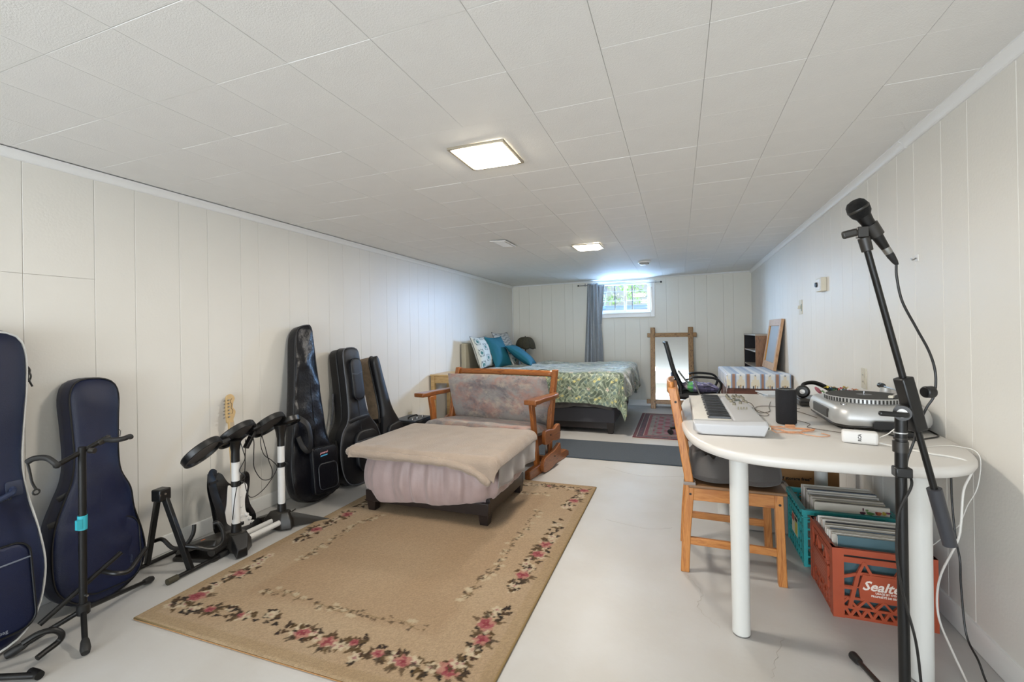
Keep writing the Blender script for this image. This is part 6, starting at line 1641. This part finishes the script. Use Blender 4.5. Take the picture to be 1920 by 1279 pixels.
build('yoke_knob', MB().cyl((px_+.015, 1.150, .737), (px_+.034, 1.158, .735), .011, seg=14), M['dark_plastic'], gs, world=True)
build('yoke_arm', MB().tube(spline([(px_, 1.205, .768), (px_+.05, 1.215, .766), (px_+.07, 1.24, .768), (px_+.03, 1.285, .765), (px_+.02, 1.295, .758)], 6), .0105, 10), M['black_rubber'], gs, world=True)
build('yoke_arm', MB().tube(spline([(px_+.004, 1.05, .702), (px_+.05, 1.03, .715), (px_+.02, 1.015, .742), (px_-.02, .998, .742), (px_-.04, .986, .730)], 6), .0105, 10), M['black_rubber'], gs, world=True)
build('retainer_strap', MB().tube(spline([(px_-.04, .987, .725), (px_-.038, .992, .69), (px_-.035, .997, .65), (px_-.033, 1.007, .622)], 5), .0045, 6).tube([( px_-.033, 1.007+.010*math.cos(k*PI/5), .612+.010*math.sin(k*PI/5)) for k in range(10)], .0032, 6, closed=True), M['black_rubber'], gs, world=True)
# lower cradles
build('cradle_bar', MB().cyl((px_-.02, 1.005, .115), (px_+.0, 1.265, .272), .0095, seg=12), M['black_metal'], gs, world=True)
build('cradle', MB().tube(spline([(px_+.0, .95, .085), (px_+.02, .985, .102), (px_+.04, 1.020, .098), (px_+.05, 1.038, .073), (px_+.045, 1.03, .05), (px_+.05, .99, .04), (px_+.055, .965, .034)], 7), .0105, 10), M['black_metal'], gs, world=True)
build('cradle', MB().tube(spline([(px_, 1.20, .222), (px_+.05, 1.215, .215), (px_+.06, 1.255, .205), (px_+.04, 1.30, .225), (px_+.03, 1.345, .262)], 7), .0095, 10), M['black_metal'], gs, world=True)
build('bolt', MB().cyl((px_-.03, py_, .165), (px_+.03, py_, .165), .004, seg=8), M['steel'], gs, world=True)

# ================================================================== A-FRAME STAND
af = thing('folding_guitar_stand', 'low black A frame guitar stand between tall stand and toy drums', 'guitar stand', (-2.46, 1.62, 0))
ap = Vector((-2.455, 1.555, .395))
build('apex', MB().obox((ap.x, ap.y, ap.z+.005), (.055, .062, .06), (0, 0, R(10))), M['black_plastic'], af, world=True, bevel=.006)
for s in (-1, 1): build('bolt', MB().cyl((ap.x+.026, ap.y+s*.012-.01, .405), (ap.x+.031, ap.y+s*.012-.01, .405), .005, seg=10), M['steel'], af, world=True)
build('front_leg', MB().beam(ap+Vector((.01, .01, -.01)), (-2.322, 1.605, .02), .022, .028), M['black_metal'], af, world=True, bevel=.003)
build('rear_leg', MB().beam(ap+Vector((-.01, -.01, -.01)), (-2.600, 1.575, .02), .022, .028), M['black_metal'], af, world=True, bevel=.003)
for (p, q) in (((-2.318, 1.492, .016), (-2.325, 1.80, .016)), ((-2.590, 1.38, .016), (-2.610, 1.765, .016))):
    p, q = Vector(p), Vector(q); d = (q-p).normalized()
    f = build('floor_tube', MB().cyl(p, q, .0105, seg=14), M['black_metal'], af, world=True)
    for e, dd in ((p, -d), (q, d)):
        build('end_cap', MB().cyl(e - dd*.045, e + dd*.003, .0145, .0150, 16), mat('olive_rubber', '#3a3526', .6) if e is p else M['black_rubber'], f, world=True)
build('cradle_hook', MB().tube(spline([(-2.36, 1.60, .135), (-2.31, 1.625, .125), (-2.27, 1.68, .095), (-2.26, 1.73, .115), (-2.28, 1.745, .165), (-2.30, 1.735, .205), (-2.315, 1.72, .205)], 7), .010, 10), M['black_metal'], af, world=True)
build('cradle_hook', MB().tube(spline([(-2.565, 1.59, .135), (-2.52, 1.60, .145), (-2.48, 1.625, .095), (-2.45, 1.665, .095), (-2.44, 1.70, .14), (-2.45, 1.715, .185)], 7), .010, 10), M['black_metal'], af, world=True)

# ================================================================== TOY DRUM KIT
dr = thing('toy_drum_kit', 'toy electronic drum kit with four black pads on white tubes', 'drum kit', (-2.31, 2.02, 0))
D1, D2 = (-2.33, 1.865), (-2.33, 2.175)
wt = mat('white_tube', '#d6d5d2', .35)
for (x, y), zt_ in ((D1, .60), (D2, .625)):
    build('upright_tube', MB().cyl((x, y, .13), (x, y, .50 if y < 2 else .515), .0205, seg=22), wt, dr, world=True)
    build('tube_collar', MB().cyl((x, y, .355 if y < 2 else .375), (x, y, .385 if y < 2 else .405), .0225, seg=22), M['black_plastic'], dr, world=True)
    build('collar_knob', MB().obox((x+.02, y+.02, .37 if y < 2 else .39), (.02, .014, .012)), M['black_plastic'], dr, world=True, bevel=.002)
    build('socket', MB().cyl((x, y, .10), (x, y, .150), .027, .024, 22), M['black_plastic'], dr, world=True)
    build('upper_sleeve', MB().lathe([(.022, .49 if y < 2 else .505), (.022, .55), (.030, .60), (.040, zt_+.012)], (x, y, 0), 22), M['black_plastic'], dr, world=True)
def drum(cx_, cy_, cz_, r, tx, ty, nm='drum_pad'):
    m = T(cx_, cy_, cz_) @ eul(R(tx), R(ty), 0)
    o = build(nm, MB().lathe([(r-.016, -.006), (r-.014, -.018), (r-.003, -.019), (r, -.015), (r, .012), (r-.004, .017), (r-.012, .018), (r-.013, .013)], seg=48, caps=False).xf(m), M['black_plastic'], dr, world=True)
    build('playing_surface', MB().lathe([(r-.012, .008), (r-.012, .013), (.001, .014)], seg=40).xf(m), M['black_rubber'], o, world=True)
    build('underside', MB().lathe([(.001, -.004), (r-.015, -.006), (r-.015, .004), (.001, .004)], seg=40).xf(m), mat('pad_underside', '#4d4b4a', .55) if 'pad_underside' not in bpy.data.materials else bpy.data.materials['pad_underside'], o, world=True)
drum(-2.30, 1.655, .600, .100, 12, -42)
drum(-2.32, 1.865, .645, .106, 8, -40)
drum(-2.33, 2.085, .655, .102, 6, -40)
drum(-2.36, 2.265, .640, .070, -4, -26)
build('pad_joiner', MB().obox((-2.29, 1.765, .625), (.05, .05, .022), (R(14), R(-30), 0)), M['black_plastic'], dr, world=True, bevel=.004)
build('pad_joiner', MB().obox((-2.31, 1.975, .655), (.05, .05, .022), (R(6), R(-30), 0)), M['black_plastic'], dr, world=True, bevel=.004)
build('pad_bracket', MB().beam((-2.33, 1.93, .55), (-2.33, 1.99, .64), .03, .02), M['black_plastic'], dr, world=True, bevel=.003)
for y0_, s in ((D1[1], -1), (D2[1], 1)):
    x = -2.33
    poly = [(-.10, -.05), (-.06, .05), (.06, .05), (.10, -.02), (.05, -.06)]
    build('base_foot', MB().rings([[(x+a*k+dx, y0_+b*k, z) for a, b in poly] for k, z, dx in ((1.0, .008, 0), (.95, .06, 0), (.62, .105, 0))]), M['dark_plastic'], dr, world=True, bevel=.006)
# splayed feet
build('foot_wedge', MB().rings([[(-2.29, 1.80, .03), (-2.25, 1.87, .03), (-2.25, 1.87, .11), (-2.29, 1.80, .11)], [(-2.22, 1.775, .004), (-2.205, 1.83, .004), (-2.20, 1.825, .05), (-2.215, 1.78, .05)]]), M['black_plastic'], dr, world=True, bevel=.004)
build('foot_wedge', MB().rings([[(-2.31, 2.13, .01), (-2.27, 2.20, .01), (-2.27, 2.20, .095), (-2.31, 2.13, .095)], [(-2.13, 2.33, .004), (-2.115, 2.345, .004), (-2.115, 2.345, .016), (-2.13, 2.33, .016)]]), M['dark_plastic'], dr, world=True, bevel=.004)
build('foot_wedge', MB().rings([[(-2.36, 2.15, .01), (-2.39, 2.21, .01), (-2.39, 2.21, .085), (-2.36, 2.15, .085)], [(-2.52, 2.14, .004), (-2.53, 2.17, .004), (-2.53, 2.17, .04), (-2.52, 2.14, .04)]]), M['dark_plastic'], dr, world=True, bevel=.004)
for dx in (-.035, .03): build('floor_tube', MB().cyl((-2.325+dx, 1.90, .052), (-2.325+dx, 2.15, .052), .0155, seg=18), wt, dr, world=True)
for pts in ([(-2.30, 1.90, .635), (-2.30, 1.955, .60), (-2.31, 1.965, .50), (-2.33, 1.985, .42), (-2.36, 2.06, .33), (-2.40, 2.16, .30), (-2.42, 2.19, .34), (-2.38, 2.13, .42), (-2.34, 2.07, .52), (-2.32, 2.02, .635)],
            [(-2.31, 2.03, .63), (-2.33, 2.03, .56), (-2.34, 2.06, .48), (-2.35, 2.13, .42), (-2.36, 2.17, .36), (-2.36, 2.08, .27), (-2.38, 2.00, .24), (-2.40, 1.98, .33), (-2.36, 1.95, .45), (-2.33, 1.93, .60)],
            [(-2.31, 1.88, .60), (-2.295, 1.885, .55), (-2.30, 1.90, .50), (-2.305, 1.87, .44), (-2.30, 1.90, .40), (-2.305, 1.86, .37), (-2.30, 1.835, .30), (-2.32, 1.835, .18)]):
    build('wire', MB().tube(spline(pts, 8), .0024, 6), M['wire_black'], dr, world=True)
pd = thing('foot_pedal', 'dark plastic foot pedal with an orange mark in front of the guitar', 'pedal', (-2.45, 1.765, 0), R(14))
build('base_plate', MB().rings([[(x*k, y*k, z) for x, y in rrect(-.125, .125, -.085, .085, .03, 4)] for k, z in ((1, .001), (1, .010), (.94, .018))]), M['dark_plastic'], pd)
build('treadle', MB().rings([[(x, -.07*w, z0+.0), (x, -.05*w, z0+.028), (x, .05*w, z0+.028), (x, .07*w, z0)] for x, w, z0 in ((-.115, .95, .016), (-.05, 1.0, .040), (.05, 1.1, .075), (.115, 1.0, .082), (.130, .9, .060))]), M['dark_plastic'], pd, bevel=.006)
build('hinge', MB().cyl((.105, -.075, .052), (.105, .075, .052), .022, seg=16), M['dark_plastic'], pd)
build('orange_mark', MB().prism([(0, -.012), (.020, 0), (0, .012), (-.008, 0)], T(.01, -.02, .0895) @ eul(0, R(-18), 0), 0, .001), mat('orange_mark', '#e0702a', .4), pd)
cable('drum_cord', [(-2.40, 2.26, .05), (-2.45, 2.30, .008), (-2.46, 2.36, .005), (-2.47, 2.42, .006)], .0035, M['wire_black'], 'short black cord on the floor between drum kit and tall tapering bag')

# small amplifier behind the ottoman
am = thing('small_amplifier', 'low black amplifier with a knob strip behind the ottoman by the wall', 'amplifier', (-2.45, 3.86, 0), R(0))
build('cabinet', MB().box(-2.60, -2.33, 3.72, 4.04, .012, .355), M['seat_black'], am, world=True, bevel=.01)
build('top_panel', MB().box(-2.59, -2.34, 3.73, 4.03, .355, .365), mat('amp_top', '#3c4450', .4), am, world=True, bevel=.003)
for k, y in enumerate((3.78, 3.86, 3.96)): build('knob', MB().lathe([(.016, .365), (.014, .378), (.009, .38)], (-2.40, y, 0), 14), M['steel'], am, world=True)
build('handle', MB().tube(spline([(-2.46, 3.80, .365), (-2.46, 3.82, .382), (-2.46, 3.94, .382), (-2.46, 3.96, .365)], 5), .007, 8), M['black_rubber'], am, world=True)
for x in (-2.57, -2.36):
    for y in (3.75, 4.01): build('rubber_foot', MB().cyl((x, y, 0), (x, y, .013), .015, seg=12), M['black_rubber'], am, world=True)
